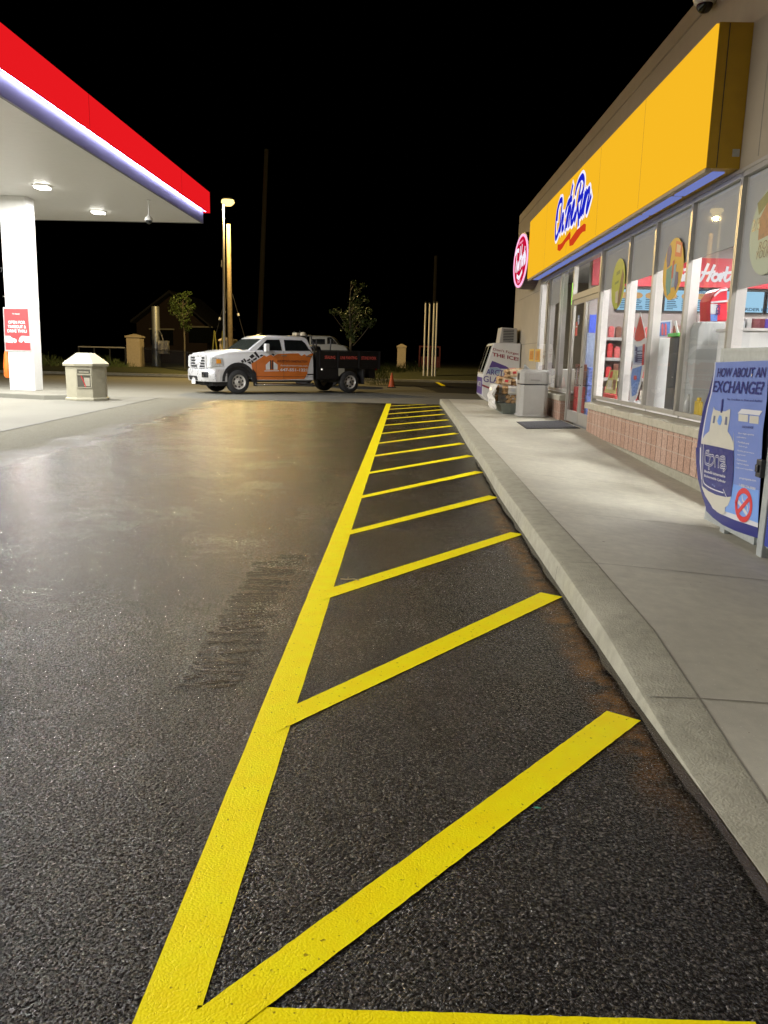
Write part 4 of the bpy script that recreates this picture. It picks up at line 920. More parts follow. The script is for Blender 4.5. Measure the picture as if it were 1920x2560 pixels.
# stacks behind the door glass
M['waterblue'] = mat('water_pack_blue', (.22,.32,.85), .25, var=.6, vs=9); M['waterwhite'] = mat('water_pack_film', (.78,.82,.92), .25, var=.5, vs=14)
for (nm, lab, r4, Y, m) in (('bread_rack','brown and red packets in a wire rack behind the left door leaf',(1432,912,1448,978),18.55,pc[3]),
        ('red_carton','red carton low behind the left door leaf',(1431,978,1447,1008),18.5,pc[0])):
    pass
def stackbox(n, x0, x1, Y0_, z0, h_, m, nm, lab, grp):
    base = None
    for i in range(n):
        z = z0+i*(h_+.004)
        if base is None:
            q = MB(); q.box(-(x1-x0)/2,(x1-x0)/2,0,.34,0,h_)
            for k in range(4):
                q.lathe([(.05,h_),(.05,h_+.0)], (-(x1-x0)/2+.08+k*.1,.1,0), 8) if False else None
            base = q.build(nm, m, bevel=.02, seg=2); o = base
        else: o = base.copy(); COL.objects.link(o)
        o.location = ((x0+x1)/2, Y0_, z); tag(o, lab, 'pack', grp)
stackbox(6, 4.19, 4.50, 18.12, .161, .2, M['waterblue'], 'water_pack', 'blue shrink-wrapped pack in the stack behind the right door leaf', 'blue water packs behind the door')
stackbox(6, 4.52, 4.85, 18.15, .161, .2, M['waterwhite'], 'water_pack', 'pale shrink-wrapped pack in the stack inside the entrance', 'pale water packs behind the door')
stackbox(3, 3.97, 4.17, 18.2, .161, .26, pc[0], 'red_carton', 'red carton in the low stack behind the left door leaf', 'red cartons behind the door')
stackbox(3, 3.97, 4.17, 18.2, .161+.8, .16, pc[3], 'brown_carton', 'brown carton stacked on red ones behind the left door leaf', 'brown cartons behind the door')
r_ = root('tall_display', (4.5,18.0,.161), 'white display stand with a blue header card seen through the right door leaf', 'display stand')
MB().box(4.20,4.26,18.6,18.66,.161,2.45).build('post', M['cutwhite'], r_); MB().box(4.50,4.56,18.6,18.66,.161,2.45).build('post', M['cutwhite'], r_)
b = MB(); x0,x1,z0,z1 = rect(1474,787,1496,832,18.56); b.box(x0-.02,x1+.05,18.56,18.579,z0,z1); b.build('header', mat('header_blue',(.05,.1,.6),.4,var=.05), r_)
b = MB(); b.box(4.2,4.45,18.56,18.579,1.3,z0-.01); b.build('card', M['cutpale'], r_)
# stickers on door
for (px,py,w_,h_,c,lab) in ((1441,822,.2,.30,(.5,.05,.05),'red notice sticker on the left door leaf'),(1446,800,.16,.2,(.25,.32,.45),'blue and white notice on the left door leaf above the red one')):
    p = at(px,py,0,XF+.021); r_ = root('door_notice', p, lab, 'notice')
    b = MB(); b.box(XF+.021,XF+.023,p.y-w_/2,p.y+w_/2,p.z-h_/2,p.z+h_/2); b.build('sheet', mat('notice_%d'%px,c,.5,var=.1), r_)
    b = MB(); b.box(XF+.0195,XF+.0205,p.y-w_*.35,p.y+w_*.35,p.z+h_*.1,p.z+h_*.2); b.build('print', M['cutwhite'], r_)
# green neon strip in the left window
p0, p1 = at(1433,707,0,XF+.2), at(1429,762,0,XF+.2)
ng = MB(); ng.box(XF+.19,XF+.22,p0.y-.03,p0.y+.03,p1.z,p0.z); ng.cur = 0
o = ng.build('neon_strip', glow('lime_neon',(.45,1,.12),2.5)); tag(o, 'lime green lit vertical strip sign inside the left window', 'lit strip')
# coffee machine-like appliance in the left windows
r_ = root('coffee_urn', (4.5,19.5,1.2), 'white and dark blue appliance on the counter in the window left of the entrance', 'appliance')
b = MB(); b.box(4.35,4.75,19.3,19.6,1.3,1.75); b.build('body', M['cutwhite'], r_, bevel=.03)
b = MB(); b.box(4.345,4.6,19.25,19.295,1.4,1.72); b.build('front', M['cutnavy'], r_)
b = MB(); b.lathe([(.16,1.75),(.17,1.8),(.12,1.88),(.02,1.9)], (4.53,19.45,0), 16); b.build('lid', M['cutwhite'], r_, smooth=True)
o = MB(); o.box(4.25,4.95,19.21,23.0,.161,1.26); o.box(4.22,4.98,19.205,23.02,1.261,1.299); tag(o.build('side_counter', M['intwall']), 'low grey counter inside the windows left of the entrance', 'counter')
# ------------------------------------------------------------------ door mat
r_ = root('door_mat', (3.2,17.2,.155), 'flat grey ribbed door mat with dark rubber edge in front of the entrance', 'mat')
mp = [at(1160+x/5.184,780+y/5.184,2,.155) for x,y in ((810,1515),(680,1425),(1310,1410),(1545,1510))]
mp[2].x = mp[3].x = 3.70
b = MB(); b.prism([Vector((p.x,p.y,.153)) for p in mp], (0,0,.010)); b.build('border', M['rubber'], r_)
c4 = sum(mp, Vector())/4
b = MB(); b.prism([Vector((c4.x+(p.x-c4.x)*.93, c4.y+(p.y-c4.y)*.93, .1635)) for p in mp], (0,0,.004)); b.build('pile', mat('mat_pile',(.06,.062,.07),.95,var=.3,vs=40,bump=.8,bs=150), r_)
# ------------------------------------------------------------------ grey waste bins by the entrance
def grey_bin(cx, cy, lab, w=.36, d=.38, H=1.12, full=True):
    z0 = kz(cy)+.002 if cx < 1.5 else .155
    r_ = root('litter_bin', (cx, cy, z0), lab, 'bin', 'grey litter bins by the entrance')
    def rr(hw, hd, z, ch=.09): return [Vector((cx+sx*(hw if i%2 else hw-ch), cy+sy*(hd-ch if i%2 else hd), z)) for (sx,sy,i) in ((-1,-1,0),(1,-1,0),(1,-1,1),(1,1,1),(1,1,0),(-1,1,0),(-1,1,1),(-1,-1,1))]
    b = MB(); b.rings([rr(w+.03,d+.03,z0),rr(w+.03,d+.03,z0+.04),rr(w,d,z0+.045),rr(w,d,z0+H*.68)]); b.build('body', M['grey'], r_, bevel=.015)
    b = MB(); b.rings([rr(w-.01,d-.01,z0+H*.68+.001),rr(w-.01,d-.01,z0+H*.70)]); b.build('gap', M['black'], r_)
    b = MB(); b.rings([rr(w+.005,d+.005,z0+H*.70+.001),rr(w+.005,d+.005,z0+H-.05),rr(w-.03,d-.03,z0+H)]); b.build('hood', M['grey'], r_, bevel=.02)
    b = MB(); b.box(cx-.16,cx+.16,cy-d-.016,cy-d-.006,z0+H*.76,z0+H*.93); b.build('flap', mat('flap_grey',(.36,.34,.31),.45,var=.03), r_, bevel=.005)
    b = MB(); b.box(cx-.11,cx+.11,cy-d-.019,cy-d-.0165,z0+H*.785,z0+H*.792); b.box(cx-w-.015,cx-w-.006,cy-.12,cy+.12,z0+H*.78,z0+H*.92); b.build('slot', M['black'], r_)
    return r_
grey_bin(3.22, 19.78, 'large grey litter bin with a push flap beside the firewood', .345, .36, 1.13)
# white notice stand poking up behind the bin
r_ = root('windshield_service_box', (3.3,20.6,.155), 'grey squeegee box with slanted lid behind the large litter bin', 'service box')
b = MB(); b.box(3.2,3.42,20.5,20.8,.155,1.15); b.build('body', M['grey'], r_, bevel=.01)
b = MB(); b.prism([Vector((3.08,20.5,1.151)),Vector((3.45,20.5,1.151)),Vector((3.10,20.5,1.42))], (0,.03,0)); b.build('lid', M['steel'], r_)
# ------------------------------------------------------------------ firewood
M['logs'] = mat('split_wood', (.48,.30,.14), .85, var=.45, vs=14, bump=.5, bs=40); M['wrap'] = mat('wood_wrap_film', (.75,.72,.66), .2, var=.15, vs=18); M['logend'] = mat('log_ends', (.55,.40,.22), .85, var=.5, vs=22); M['base'] = mat('firewood_stand', (.18,.2,.17), .6, var=.06)
fs = root('firewood_stand', (3.0,20.8,.155), 'low grey-green stand under the pile of firewood bundles', 'stand')
b = MB(); b.hexa([(2.6,20.35,.155),(3.5,20.35,.155),(3.5,21.9,.155),(2.6,21.9,.155)],[(2.52,20.25,.40),(3.55,20.25,.40),(3.55,22.0,.40),(2.52,22.0,.40)]); b.build('base', M['base'], fs)
b = MB(); b.box(2.5,3.56,20.24,22.01,.4005,.425); b.build('rim', M['base'], fs)
random.seed(11)
def bundle(loc, rz, ry, lab, wrapcol):
    r_ = root('firewood_bundle', loc, lab, 'firewood', 'wrapped firewood bundles piled by the entrance', rotz=rz, local=True); r_.rotation_euler = (0, ry, rz)
    b = MB(); 
    for (u, w_) in [(-.12,.07),(0,.06),(.12,.07),(-.07,.16),(.06,.17),(-.13,.24),(.0,.26),(.13,.24)]:
        rr_ = random.uniform(.055,.07); k0 = random.uniform(0,1)
        b.rings([[Vector((-.20+random.uniform(-.008,.008), u+rr_*math.cos(k0+k*2*math.pi/5), w_+rr_*math.sin(k0+k*2*math.pi/5))) for k in range(5)], [Vector((.20, u+rr_*math.cos(k0+k*2*math.pi/5), w_+rr_*math.sin(k0+k*2*math.pi/5))) for k in range(5)]])
    b.v = [(p[0],p[1],p[2]*.65) for p in b.v]; b.build('logs', M['logs'], r_)
    b = MB(); P_ = [(-.17,.0),(.17,.0),(.205,.06),(.20,.26),(.14,.33),(-.14,.33),(-.20,.26),(-.205,.06)]
    b.rings([[Vector((x_, u, w_)) for (u, w_) in P_] for x_ in (-.12, -.06, 0, .06, .12)], close=False); b.v = [(p[0],p[1],p[2]*.65) for p in b.v]; b.build('wrap', wrapcol, r_)
    b = MB(); b.box(-.07,.07,-.10,.10,.216,.219); b.box(-.05,.04,-.209,-.2055,.08,.14); b.build('label', M['posterred'] if random.random()<.4 else M['cutwhite'], r_)
M['wrapwood'] = mat('wood_print_wrap', (.60,.45,.28), .3, var=.4, vs=16)
bs_ = [((2.86,20.55,.427),1.45,0,M['logs'],'bottom front left, log ends showing'),((3.2,20.5,.427),.05,0,M['wrapwood'],'bottom front right next to the litter bin'),
  ((2.80,20.5,.648),.08,.03,M['wrap'],'white wrapped, second layer left'),((3.2,20.5,.648),-.05,-.05,M['wrapwood'],'brown wrapped, second layer right'),
  ((2.66,20.85,.868),.12,.12,M['wrapwood'],'brown, leaning at the left of the third layer'),((3.12,20.7,.868),-.3,-.25,M['wrap'],'white wrapped, third layer beside the bin hood'),
  ((2.88,20.8,1.085),.1,-.12,M['wrapwood'],'topmost of the pile, tilted, orange label'),
  ((2.64,21.2,.427),.1,0,M['wrap'],'bottom row at the left flank of the pile'),((2.64,21.2,.648),.15,0,M['wrap'],'white film, middle of the left flank'),((3.2,21.3,.427),1.5,0,M['wrapwood'],'bottom row at the back of the pile'),((3.2,21.3,.648),1.5,0,M['wrapwood'],'second layer at the back of the pile')]
for (loc, rz, ry_b, wm, lab) in bs_:
    bundle(loc, rz, ry_b, 'firewood bundle '+lab, wm)
# loose plastic sheet hanging round the left flank
b = MB(); random.seed(5); G = []
for i in range(9):
    row = []
    for k in range(12):
        t = i/8; u = k/11; row.append(Vector((2.36+.10*math.sin(k*2.3+i)*.4+.06*random.random()-.05*math.sin(t*3), 20.2+1.2*u, .25+.62*t+.03*random.random())))
    G.append(row)
for i in range(8):
    for k in range(11): b.face([G[i][k],G[i][k+1],G[i+1][k+1],G[i+1][k]])
tag(b.build('plastic_sheet', M['wrap'], smooth=True), 'crumpled clear plastic sheet draped over the left side of the firewood pile', 'plastic sheet')
# ------------------------------------------------------------------ ice merchandiser
M['icewhite'] = mat('freezer_white', (.72,.72,.70), .35, var=.05, vs=3); M['icepurple'] = mat('freezer_purple', (.10,.06,.25), .4); M['icetext'] = mat('ice_text_red', (.30,.06,.08), .5); M['iceblue'] = mat('ice_blue', (.28,.38,.52), .4)
ic = root('ice_freezer', (3.2,27,.155), 'white slanted ice freezer reading don\'t forget the ice at the far end of the sidewalk', 'ice freezer')
Yi = 26.07
def ip(x, y): return at(1160+x/5.184, 780+y/5.184, 1, Yi)
side = [(235,1168),(148,1105),(160,770),(275,435),(375,405),(745,405),(730,1168)]
A_ = ip(235,1168); 
# side profile in (x, z): front foot, nose, slanted door, top, back
prof = [(2.66,.17),(2.66,.17),(2.64,.95),(2.92,2.03),(3.80,2.03),(3.80,.17)]
b = MB(); b.prism([Vector((x_,Yi,z_)) for x_, z_ in [(2.80,.17),(2.62,.35),(2.62,.98),(2.93,2.04),(3.80,2.04),(3.80,.17)]], (0,1.85,0)); b.build('cabinet', M['icewhite'], ic, bevel=.02)
# sloped glass front
def fr_(t, y): return Vector((2.62+.31*t, y, .98+1.06*t))
nrm_ = Vector((-1.06,0,.31)).normalized()
for (ya, yb) in ((Yi+.06,Yi+.88),(Yi+.97,Yi+1.79)):
    b = MB(); b.prism([fr_(.06,ya)+nrm_*.004,fr_(.06,yb)+nrm_*.004,fr_(.95,yb)+nrm_*.004,fr_(.95,ya)+nrm_*.004], nrm_*.02); d_ = b.build('door', M['steel'], ic)
    b = MB(); b.prism([fr_(.1,ya+.05)+nrm_*.025,fr_(.1,yb-.05)+nrm_*.025,fr_(.91,yb-.05)+nrm_*.025,fr_(.91,ya+.05)+nrm_*.025], nrm_*.002); b.build('pane', M['glassdark'], d_)
b = MB(); b.prism([Vector((2.619,Yi+.04,.38)),Vector((2.619,Yi+1.8,.38)),Vector((2.619,Yi+1.8,.93)),Vector((2.619,Yi+.04,.93))], (-.003,0,0)); b.build('front_panel', M['icepurple'], ic)
text('ARCTIC', ic, 'lettering', M['icewhite'], (2.614,Yi+1.6,.62), (0,-1,0), (0,0,1), .18, 1.3, bold=.02)
ys_ = Yi-.003
def ipf(pts, m, nm): b = MB(); b.prism([Vector((p.x, ys_, p.z)) for p in [ip(*q) for q in pts]], (0,-.002,0)); b.build(nm, m, ic)
ipf([(365,632),(540,700),(600,740),(470,735),(430,715),(325,720)], M['icepurple'], 'mountain_picture')
ipf([(335,722),(430,718),(480,740),(460,800),(290,800)], M['iceblue'], 'mountain_picture')
ipf([(235,935),(420,1010),(420,1035),(235,960)], M['icetext'], 'stripe')
for s, x_, y_, w_, h_, m in (("Don't Forget",375,505,340,42,M['icetext']),('THE ICE!',365,570,345,48,M['icetext']),('ARCTIC',285,810,300,75,M['icepurple']),('GLACIER',250,905,420,80,M['icepurple'])):
    o_, e_, t_ = ip(x_,y_), ip(x_+w_,y_+ (70 if 'D' in s else 60)), ip(x_,y_-h_)
    rt_ = Vector((1,0,-.17 if h_ < 60 else -.08)); text(s, ic, 'lettering', m, (o_.x,ys_-.004,o_.z), rt_, (-.05*0,0,1), t_.z-o_.z, e_.x-o_.x, bold=.03 if 'THE' in s else .01, ext=.001)
# compressor on top
r_ = root('compressor_unit', (3.55,26.9,2.04), 'grey boxy compressor unit sitting on top of the ice freezer', 'compressor')
x0,_,z0,z1 = *[ip(490,405).x], None, 2.045, ip(500,245).z
b = MB(); b.prism([Vector((3.14,26.4,2.042)),Vector((3.72,26.4,2.042)),Vector((3.70,26.4,2.52)),Vector((3.20,26.4,2.55))], (0,1.0,0)); b.build('housing', M['grey'], r_, bevel=.02)
b = MB()
for k in range(8): b.box(3.26,3.60,26.392,26.399,2.1+k*.05,2.13+k*.05)
b.build('grille', M['darksteel'], r_)
# yellow notices on the wall
for i, (a, c) in enumerate((((1323,873),(1335,903)),((1338,873),(1350,905)))):
    p, q = at(*a,0,XF-.004), at(*c,0,XF-.004); y0, y1 = min(p.y,q.y), max(p.y,q.y)
    ym = (p.y+q.y)/2
    r_ = root('wall_notice', (XF-.004,ym,q.z), ('left','right')[i]+'most of the two yellow notices on the tan wall beside the ice freezer', 'notice', 'yellow wall notices')
    hw = .42
    b = MB(); b.box(XF-.006,XF-.002,ym-hw,ym+hw,q.z,p.z); b.build('sheet', mat('notice_yellow%d'%i,(.62,.40,.08),.5,var=.05), r_)
    b = MB(); b.box(XF-.008,XF-.0065,ym-hw*.75,ym+hw*.75,q.z+.05,p.z-.06); b.build('print', mat('notice_print%d'%i,(.5,.2,.02),.5,var=.5,vs=20), r_)
# ------------------------------------------------------------------ propane exchange cage
XC = 2.84
M['galv'] = mat('cage_galvanised', (.40,.43,.42), .45, .35, var=.12, vs=18)
pg = root('propane_cage', (3.2,5.6,.02), 'grey metal cylinder cage behind a large blue poster at the right edge', 'cage')
def CP(x, y, dx=0.0): return at(x, y, 0, XC-dx)
ybk = CP(1770,1200).y; ztop = CP(1785,872).z; zbot = CP(1762,1292).z
print('cage', ybk, ztop, zbot)
yd = CP(1902,1200).y
b = MB(); b.box(XC, 3.62, 4.2, ybk, ztop-.03, ztop); b.box(XC+.02,3.60,4.2,ybk-.02,zbot,zbot+.03); b.build('top_and_floor', M['galv'], pg)
b = MB(); b.box(XC+.02, 3.62, ybk-.03, ybk-.001, zbot+.031, ztop-.031); b.box(3.6,3.62,4.2,ybk-.031,zbot+.031,ztop-.031); b.build('side_panel', M['galv'], pg)
b = MB(); b.box(XC, XC+.03, ybk-.075, ybk-.0, zbot-.02, ztop-.031); b.box(XC+.001,XC+.029,yd,ybk-.076,zbot-.02,zbot+.12); b.box(XC+.001,XC+.029,yd,ybk-.076,ztop-.14,ztop-.031); b.build('door_frame', M['galv'], pg)
b = MB(); b.box(XC-.01, XC+.05, yd-.17, yd-.075, zbot-.11, ztop-.0305); b.build('post', M['galv'], pg, bevel=.006)
b = MB(); b.box(XC+.03,XC+.035,yd-.074,ybk-.08,zbot+.05,ztop-.05); b.build('dark_mesh', M['plastic_black'], pg)
b = MB()
lx, lz = CP(1905,1170), CP(1905,1125)
b.box(XC-.045,XC-.0,yd-.075,yd+.015,lx.z-.07,lx.z+.07); b.box(XC-.06,XC-.046,yd-.05,yd+.0,lx.z-.03,lx.z+.03); b.build('latch', M['plastic_black'], pg, bevel=.008)
for yy_ in (ybk-.28, 4.6):
    b = MB(); b.box(XC+.06,XC+.10,yy_-.05,yy_+.05,-.01,zbot); b.box(XC-.06,XC+.12,yy_-.08,yy_+.08,-.014,.004); b.build('foot', M['galv'], pg)
b = MB(); b.box(XC-.004,XC+.03,4.3,yd-.19,zbot+.02,zbot+.3); b.build('next_poster', mat('poster_navy2',(.03,.05,.30),.35), pg)
# the poster
M['pblue'] = mat('poster_periwinkle', (.15,.22,.52), .3, var=.06, vs=2); M['pnavy'] = mat('poster_navy', (.012,.018,.17), .3, var=.04); M['ptank'] = mat('poster_tank_cream', (.55,.53,.45), .35, var=.05); M['psky'] = mat('poster_sky', (.16,.32,.72), .3, var=.05); M['pgrey'] = mat('poster_grey', (.12,.14,.22), .4)
q1 = lambda x,y: (1730+x/7.9, 840+y/7.9)
q2 = lambda x,y: (1720+x/6.506, 1080+y/6.506)
ps = root('exchange_poster', CP(1830,1340), 'large blue cylinder exchange poster reading how about an exchange on the cage door', 'poster')
def PF(pts, m, nm, lift): b = MB(); b.prism([CP(p[0],p[1],lift) for p in pts], (.0012,0,0)); return b.build(nm, m, ps)
edge = [q1(450,515),q1(440,650),q1(400,850),q1(330,1120),q1(250,1350),q1(190,1600),q1(130,1900),q1(95,2212),q2(125,250),q2(130,500),q2(160,760),q2(220,1000),q2(290,1230),q2(295,1285)]
bot = [q2(400,1390),q2(560,1510),q2(750,1600),q2(950,1670),q2(1140,1728)]
rgt = [q2(1135,1560),q2(1180,700),q2(1215,0),(1917,1000),(1920,940),(1921,901)]
PF(edge+bot+rgt, M['pnavy'], 'sheet', .006)
inner = [q1(450,515),q1(445,650),q1(410,900),q1(370,1130),q1(300,1400),q1(240,1700),q1(190,2000),q1(170,2212),q2(195,250),q2(190,500),q2(215,760),q2(290,1000),q2(400,1240),q2(520,1330),q2(760,1430),q2(1135,1555)]
PF(inner+rgt[1:], M['cutwhite'], 'white_border', .009)
inner2 = [q1(465,520),q1(460,650),q1(425,900),q1(390,1130),q1(320,1400),q1(262,1700),q1(215,2000),q1(195,2212),q2(215,250),q2(210,500),q2(235,760),q2(310,1000),q2(430,1200),q2(560,1270),q2(760,1340),q2(1137,1480)]
PF(inner2+rgt[1:], M['pblue'], 'background', .012)
PF([q2(600,1290),q2(760,1340),q2(1137,1480),q2(1150,950),q2(740,850)], M['psky'], 'background', .0135)
PF([q1(430,1400),q1(450,1455),q1(520,1480),q1(650,1490),q1(735,1450),q1(755,1450),q1(745,1600),q1(700,1880),q1(770,1990),q1(815,2120),q2(740,0),q2(745,300),q2(740,600),q2(720,900),q2(690,1090),q2(650,1190),q2(600,1230),q2(600,1320),q2(560,1345),q2(470,1300),q2(370,1180),q2(280,1040),q2(225,900),q2(215,500),q2(215,200),q1(175,2150),q1(210,2030),q1(260,1950),q1(340,1880),q1(385,1600)], M['ptank'], 'cylinder_picture', .015)
PF([q2(215,190),q2(330,210),q2(500,245),q2(650,280),q2(742,300),q2(735,700),q2(700,1050),q2(620,1060),q2(450,1020),q2(330,960),q2(235,880),q2(215,600)], M['pnavy'], 'cylinder_label', .0175)
PF([q1(430,1570),q1(460,1580),q1(440,1720),q1(405,1720)], M['pgrey'], 'handle_hole', .0175); PF([q1(660,1590),q1(695,1600),q1(685,1760),q1(640,1750)], M['pgrey'], 'handle_hole', .0175)
PF([q1(540,1560),q1(580,1580),q1(590,1660),q1(560,1760),q1(520,1750),q1(495,1680)], M['psky'], 'flame_picture', .0175)
PF([q1(585,1260),q1(615,1240),q1(605,1400),q1(590,1520),q1(560,1510),q1(575,1380)], M['pnavy'], 'flame_picture', .0175)
PF([q1(920,1540),q1(1110,1560),q1(1100,1700),q1(915,1680)], M['ptank'], 'box_picture', .014); PF([q1(1140,1570),q1(1320,1590),q1(1310,1740),q1(1130,1720)], M['ptank'], 'box_picture', .014)
PF([q1(900,1530),q1(980,1440),q1(1390,1480),q1(1330,1570),q1(1120,1545)], M['cutwhite'], 'box_picture', .0155)
nn = (-1,0,0)
b = MB(); stroke(b, [CP(*q2(250,195),.019), CP(*q2(240,500),.019), CP(*q2(245,780),.019), CP(*q2(300,870),.019), CP(*q2(430,940),.019), CP(*q2(575,990),.019)], .010, nn); stroke(b, [CP(*q2(570,930),.019), CP(*q2(600,1000),.019), CP(*q2(625,1055),.019)], .008, nn); b.build('arrow', M['cutwhite'], ps)
LG = [[(340,310),(290,330),(280,480),(300,520),(340,525)],[(290,365),(370,380)],[(340,600),(345,500),(370,400),(410,385),(425,460),(390,530),(350,540)],[(440,560),(445,420),(480,395),(500,440),(495,570)],[(600,470),(530,460),(525,420),(560,405),(595,420),(600,500),(540,540),(530,570),(610,580)],[(575,630),(620,580),(600,540)]]
b = MB(); c_ = MB()
for s in LG: stroke(b, [CP(*q2(*p),.0195) for p in s], .022, nn); stroke(c_, [CP(*q2(*p),.0215) for p in s], .009, nn)
b.build('logo_lettering', M['cutwhite'], ps); c_.build('logo_line', M['pnavy'], ps)
def PT(s, a, c, top, m, shear=0, bold=.02, lift=.017):
    o_, e_, t_ = CP(*a,lift), CP(*c,lift), CP(*top,lift)
    rt_ = (e_-o_); text(s, ps, 'lettering', m, o_, rt_, (0,0,1), abs(t_.z-o_.z), rt_.length, shear=shear, bold=bold, ext=.0005)
PT('HOW ABOUT AN', q1(488,812), q1(1450,820), q1(488,632), M['pnavy'], .15, .018)
PT('EXCHANGE?', q1(405,1110), q1(1400,1165), q1(405,880), M['pnavy'], .15, .018)
PT('Say Goodbye to Rust and Refills!', q1(690,1275), q1(1380,1320), q1(690,1225), M['pnavy'], 0, .01)
PT('EXCHANGE', q1(990,1815), q1(1205,1830), q1(990,1770), M['pnavy'], 0, .01)
for s, a, c, t in (('Our high-quality',(815,35),(1075,65),(815,5)),('cylinders:',(790,95),(950,115),(790,65)),('- Purified and',(790,170),(990,205),(790,140)),('ready to go',(820,240),(965,265),(820,210)),('- Quality government',(780,310),(1075,365),(780,280)),('approved',(800,380),(930,400),(800,350)),('- Convenient',(775,455),(955,490),(775,425)),('regional depots',(790,520),(985,560),(790,490)),('- Safe and recyclable',(765,590),(1060,640),(765,560)),('propropane.com',(835,770),(1105,820),(835,735)),('1-888-234-8888',(830,880),(1095,950),(830,835))):
    PT(s, q2(*a), q2(*c), q2(*t), M['cutwhite'], 0, .012)
PT('Bouteille échangeable', q2(265,665), q2(605,760), q2(265,610), M['cutwhite'], 0, .02, .0195); PT('Exchangeable Cylinder', q2(262,735), q2(610,845), q2(262,685), M['cutwhite'], 0, .02, .0195); PT('9 kg', q2(390,875), q2(440,900), q2(390,840), M['pblue'], 0, .01, .0195)
cx_, cy_ = q2(900,1190); cp = CP(cx_,cy_,.016); rv = abs(CP(cx_,cy_-240/6.506,.016).z - cp.z); rh = abs(CP(cx_+128/6.506,cy_,.016).y-cp.y)
b = MB(); pr_ = [Vector((cp.x, cp.y+rh*math.cos(t*math.pi/18), cp.z+rv*math.sin(t*math.pi/18))) for t in range(37)]
b.f and None
stroke(b, pr_[::3], .045, nn); stroke(b, [Vector((cp.x-.001,cp.y+rh*.68,cp.z-rv*.70)),Vector((cp.x-.001,cp.y-rh*.68,cp.z+rv*.62))], .04, nn); b.build('prohibition_mark', mat('sign_red',(.62,.03,.035),.35,var=.03), ps)
b = MB(); stroke(b, [CP(*q2(825,1140),.0148),CP(*q2(950,1330),.0148)], .03, nn); stroke(b, [CP(*q2(880,1040),.0148),CP(*q2(890,1110),.0148),CP(*q2(960,1200),.0148),CP(*q2(965,1280),.0148)], .014, nn); b.build('cigarette_picture', M['cutwhite'], ps)
# ------------------------------------------------------------------ work truck
TA = np.array([-6.28,30.69]); TU = np.array([4.02,3.06]); TU = TU/np.linalg.norm(TU); TN = np.array([TU[1],-TU[0]])
yaw = math.atan2(TU[1], TU[0]); WB = 5.02; WD = 2.16
tk = root('work_truck', (TA[0],TA[1],0), 'white crew cab truck with orange and black door wrap and black flatbed box', 'truck', rotz=yaw, local=True)
def TS(px, py, off=0.0):
    v = RW @ np.array([px-CX, py-CY, F]); q = TA + TN*off; t = (q@TN)/(v[:2]@TN); w = v*t
    return Vector((float((w[:2]-TA)@TU), -off, float(w[2]+EYE)))
zC = lambda x,y: (460+x/3.318, 780+y/3.318)
zW = lambda x,y: (640+x/10.37, 880+y/10.37)
zR = lambda x,y: (780+x/9.217, 800+y/9.217)
def arc(cx_, r_, a0, a1, n, cz=.46): return [(cx_+r_*math.cos(math.radians(a0+(a1-a0)*i/n)), cz+r_*math.sin(math.radians(a0+(a1-a0)*i/n))) for i in range(n+1)]
# body shell: front clip + cab, lofted in width with a slight tuck
prof = [(-.95,.62),(-1.10,.85),(-1.12,1.40),(-1.02,1.49),(-.3,1.62),(.45,1.66),(3.36,1.68),(3.36,.52)] + [(.66,.52)] + arc(0,.60,8,172,12,.50) + [(-.62,.55)]
def wall(prof, ys_, inset=None):
    b = MB(); rs = []
    for (y_, dx, dz) in ys_: rs.append([Vector((x_ + (dx if x_ < -.9 else 0), y_, z_ + (dz if z_ > 1.45 and x_ < .5 else 0))) for x_, z_ in prof])
    b.rings(rs); return b
bd = wall(prof, [(.0,.10,-.05),(.05,.03,-.01),(.35,-.03,.03),(WD/2,-.07,.05),(WD-.35,-.03,.03),(WD-.05,.03,-.01),(WD,.10,-.05)])
body = bd.build('body', M['whitegloss'], tk, bevel=.02, smooth=True)
# greenhouse
b = MB()
bot_ = [(.42,.05),(3.36,.05),(3.36,WD-.05),(.42,WD-.05)]
def ring(x0_, x1_, y_, z_): return [Vector((x0_,y_,z_)),Vector((x1_,y_,z_)),Vector((x1_,WD-y_,z_)),Vector((x0_,WD-y_,z_))]
b.rings([ring(.40,3.36,.04,1.64),ring(1.12,3.16,.17,2.14),ring(1.30,3.08,.24,2.23),ring(1.6,2.9,.40,2.27)])
b.build('cab', M['whitegloss'], tk, bevel=.03, smooth=True)
def sidey(z_): return .04 + (z_-1.64)*.26
def swin(pts, nm, m=None, push=.006):
    b = MB(); b.prism([Vector((x_, sidey(z_)-push, z_)) for x_, z_ in pts], (0,-.004,0)); return b.build(nm, m or M['glassdark'], tk)
swin([(.80,1.68),(1.30,2.09),(1.86,2.11),(1.92,1.68)], 'side_window'); swin([(2.06,1.68),(2.06,2.11),(2.88,2.11),(3.02,2.0),(3.20,1.70)], 'side_window')
def ws(t, y_): # windshield plane point
    return Vector((.40+.72*t, y_, 1.64+.50*t))
wn_ = Vector((-.5,0,.72)).normalized()
b = MB(); b.prism([ws(.08,.12)+wn_*.008, ws(.08,WD-.12)+wn_*.008, ws(.93,WD-.24)+wn_*.008, ws(.93,.24)+wn_*.008], wn_*.004); b.build('windshield', mat('windshield_glass',(.03,.035,.03),.08,var=0,spec=.8), tk)
# cowl and hood crease
b = MB(); b.box(.28,.42,.25,WD-.25,1.685,1.70); b.build('cowl', M['plastic_black'], tk)
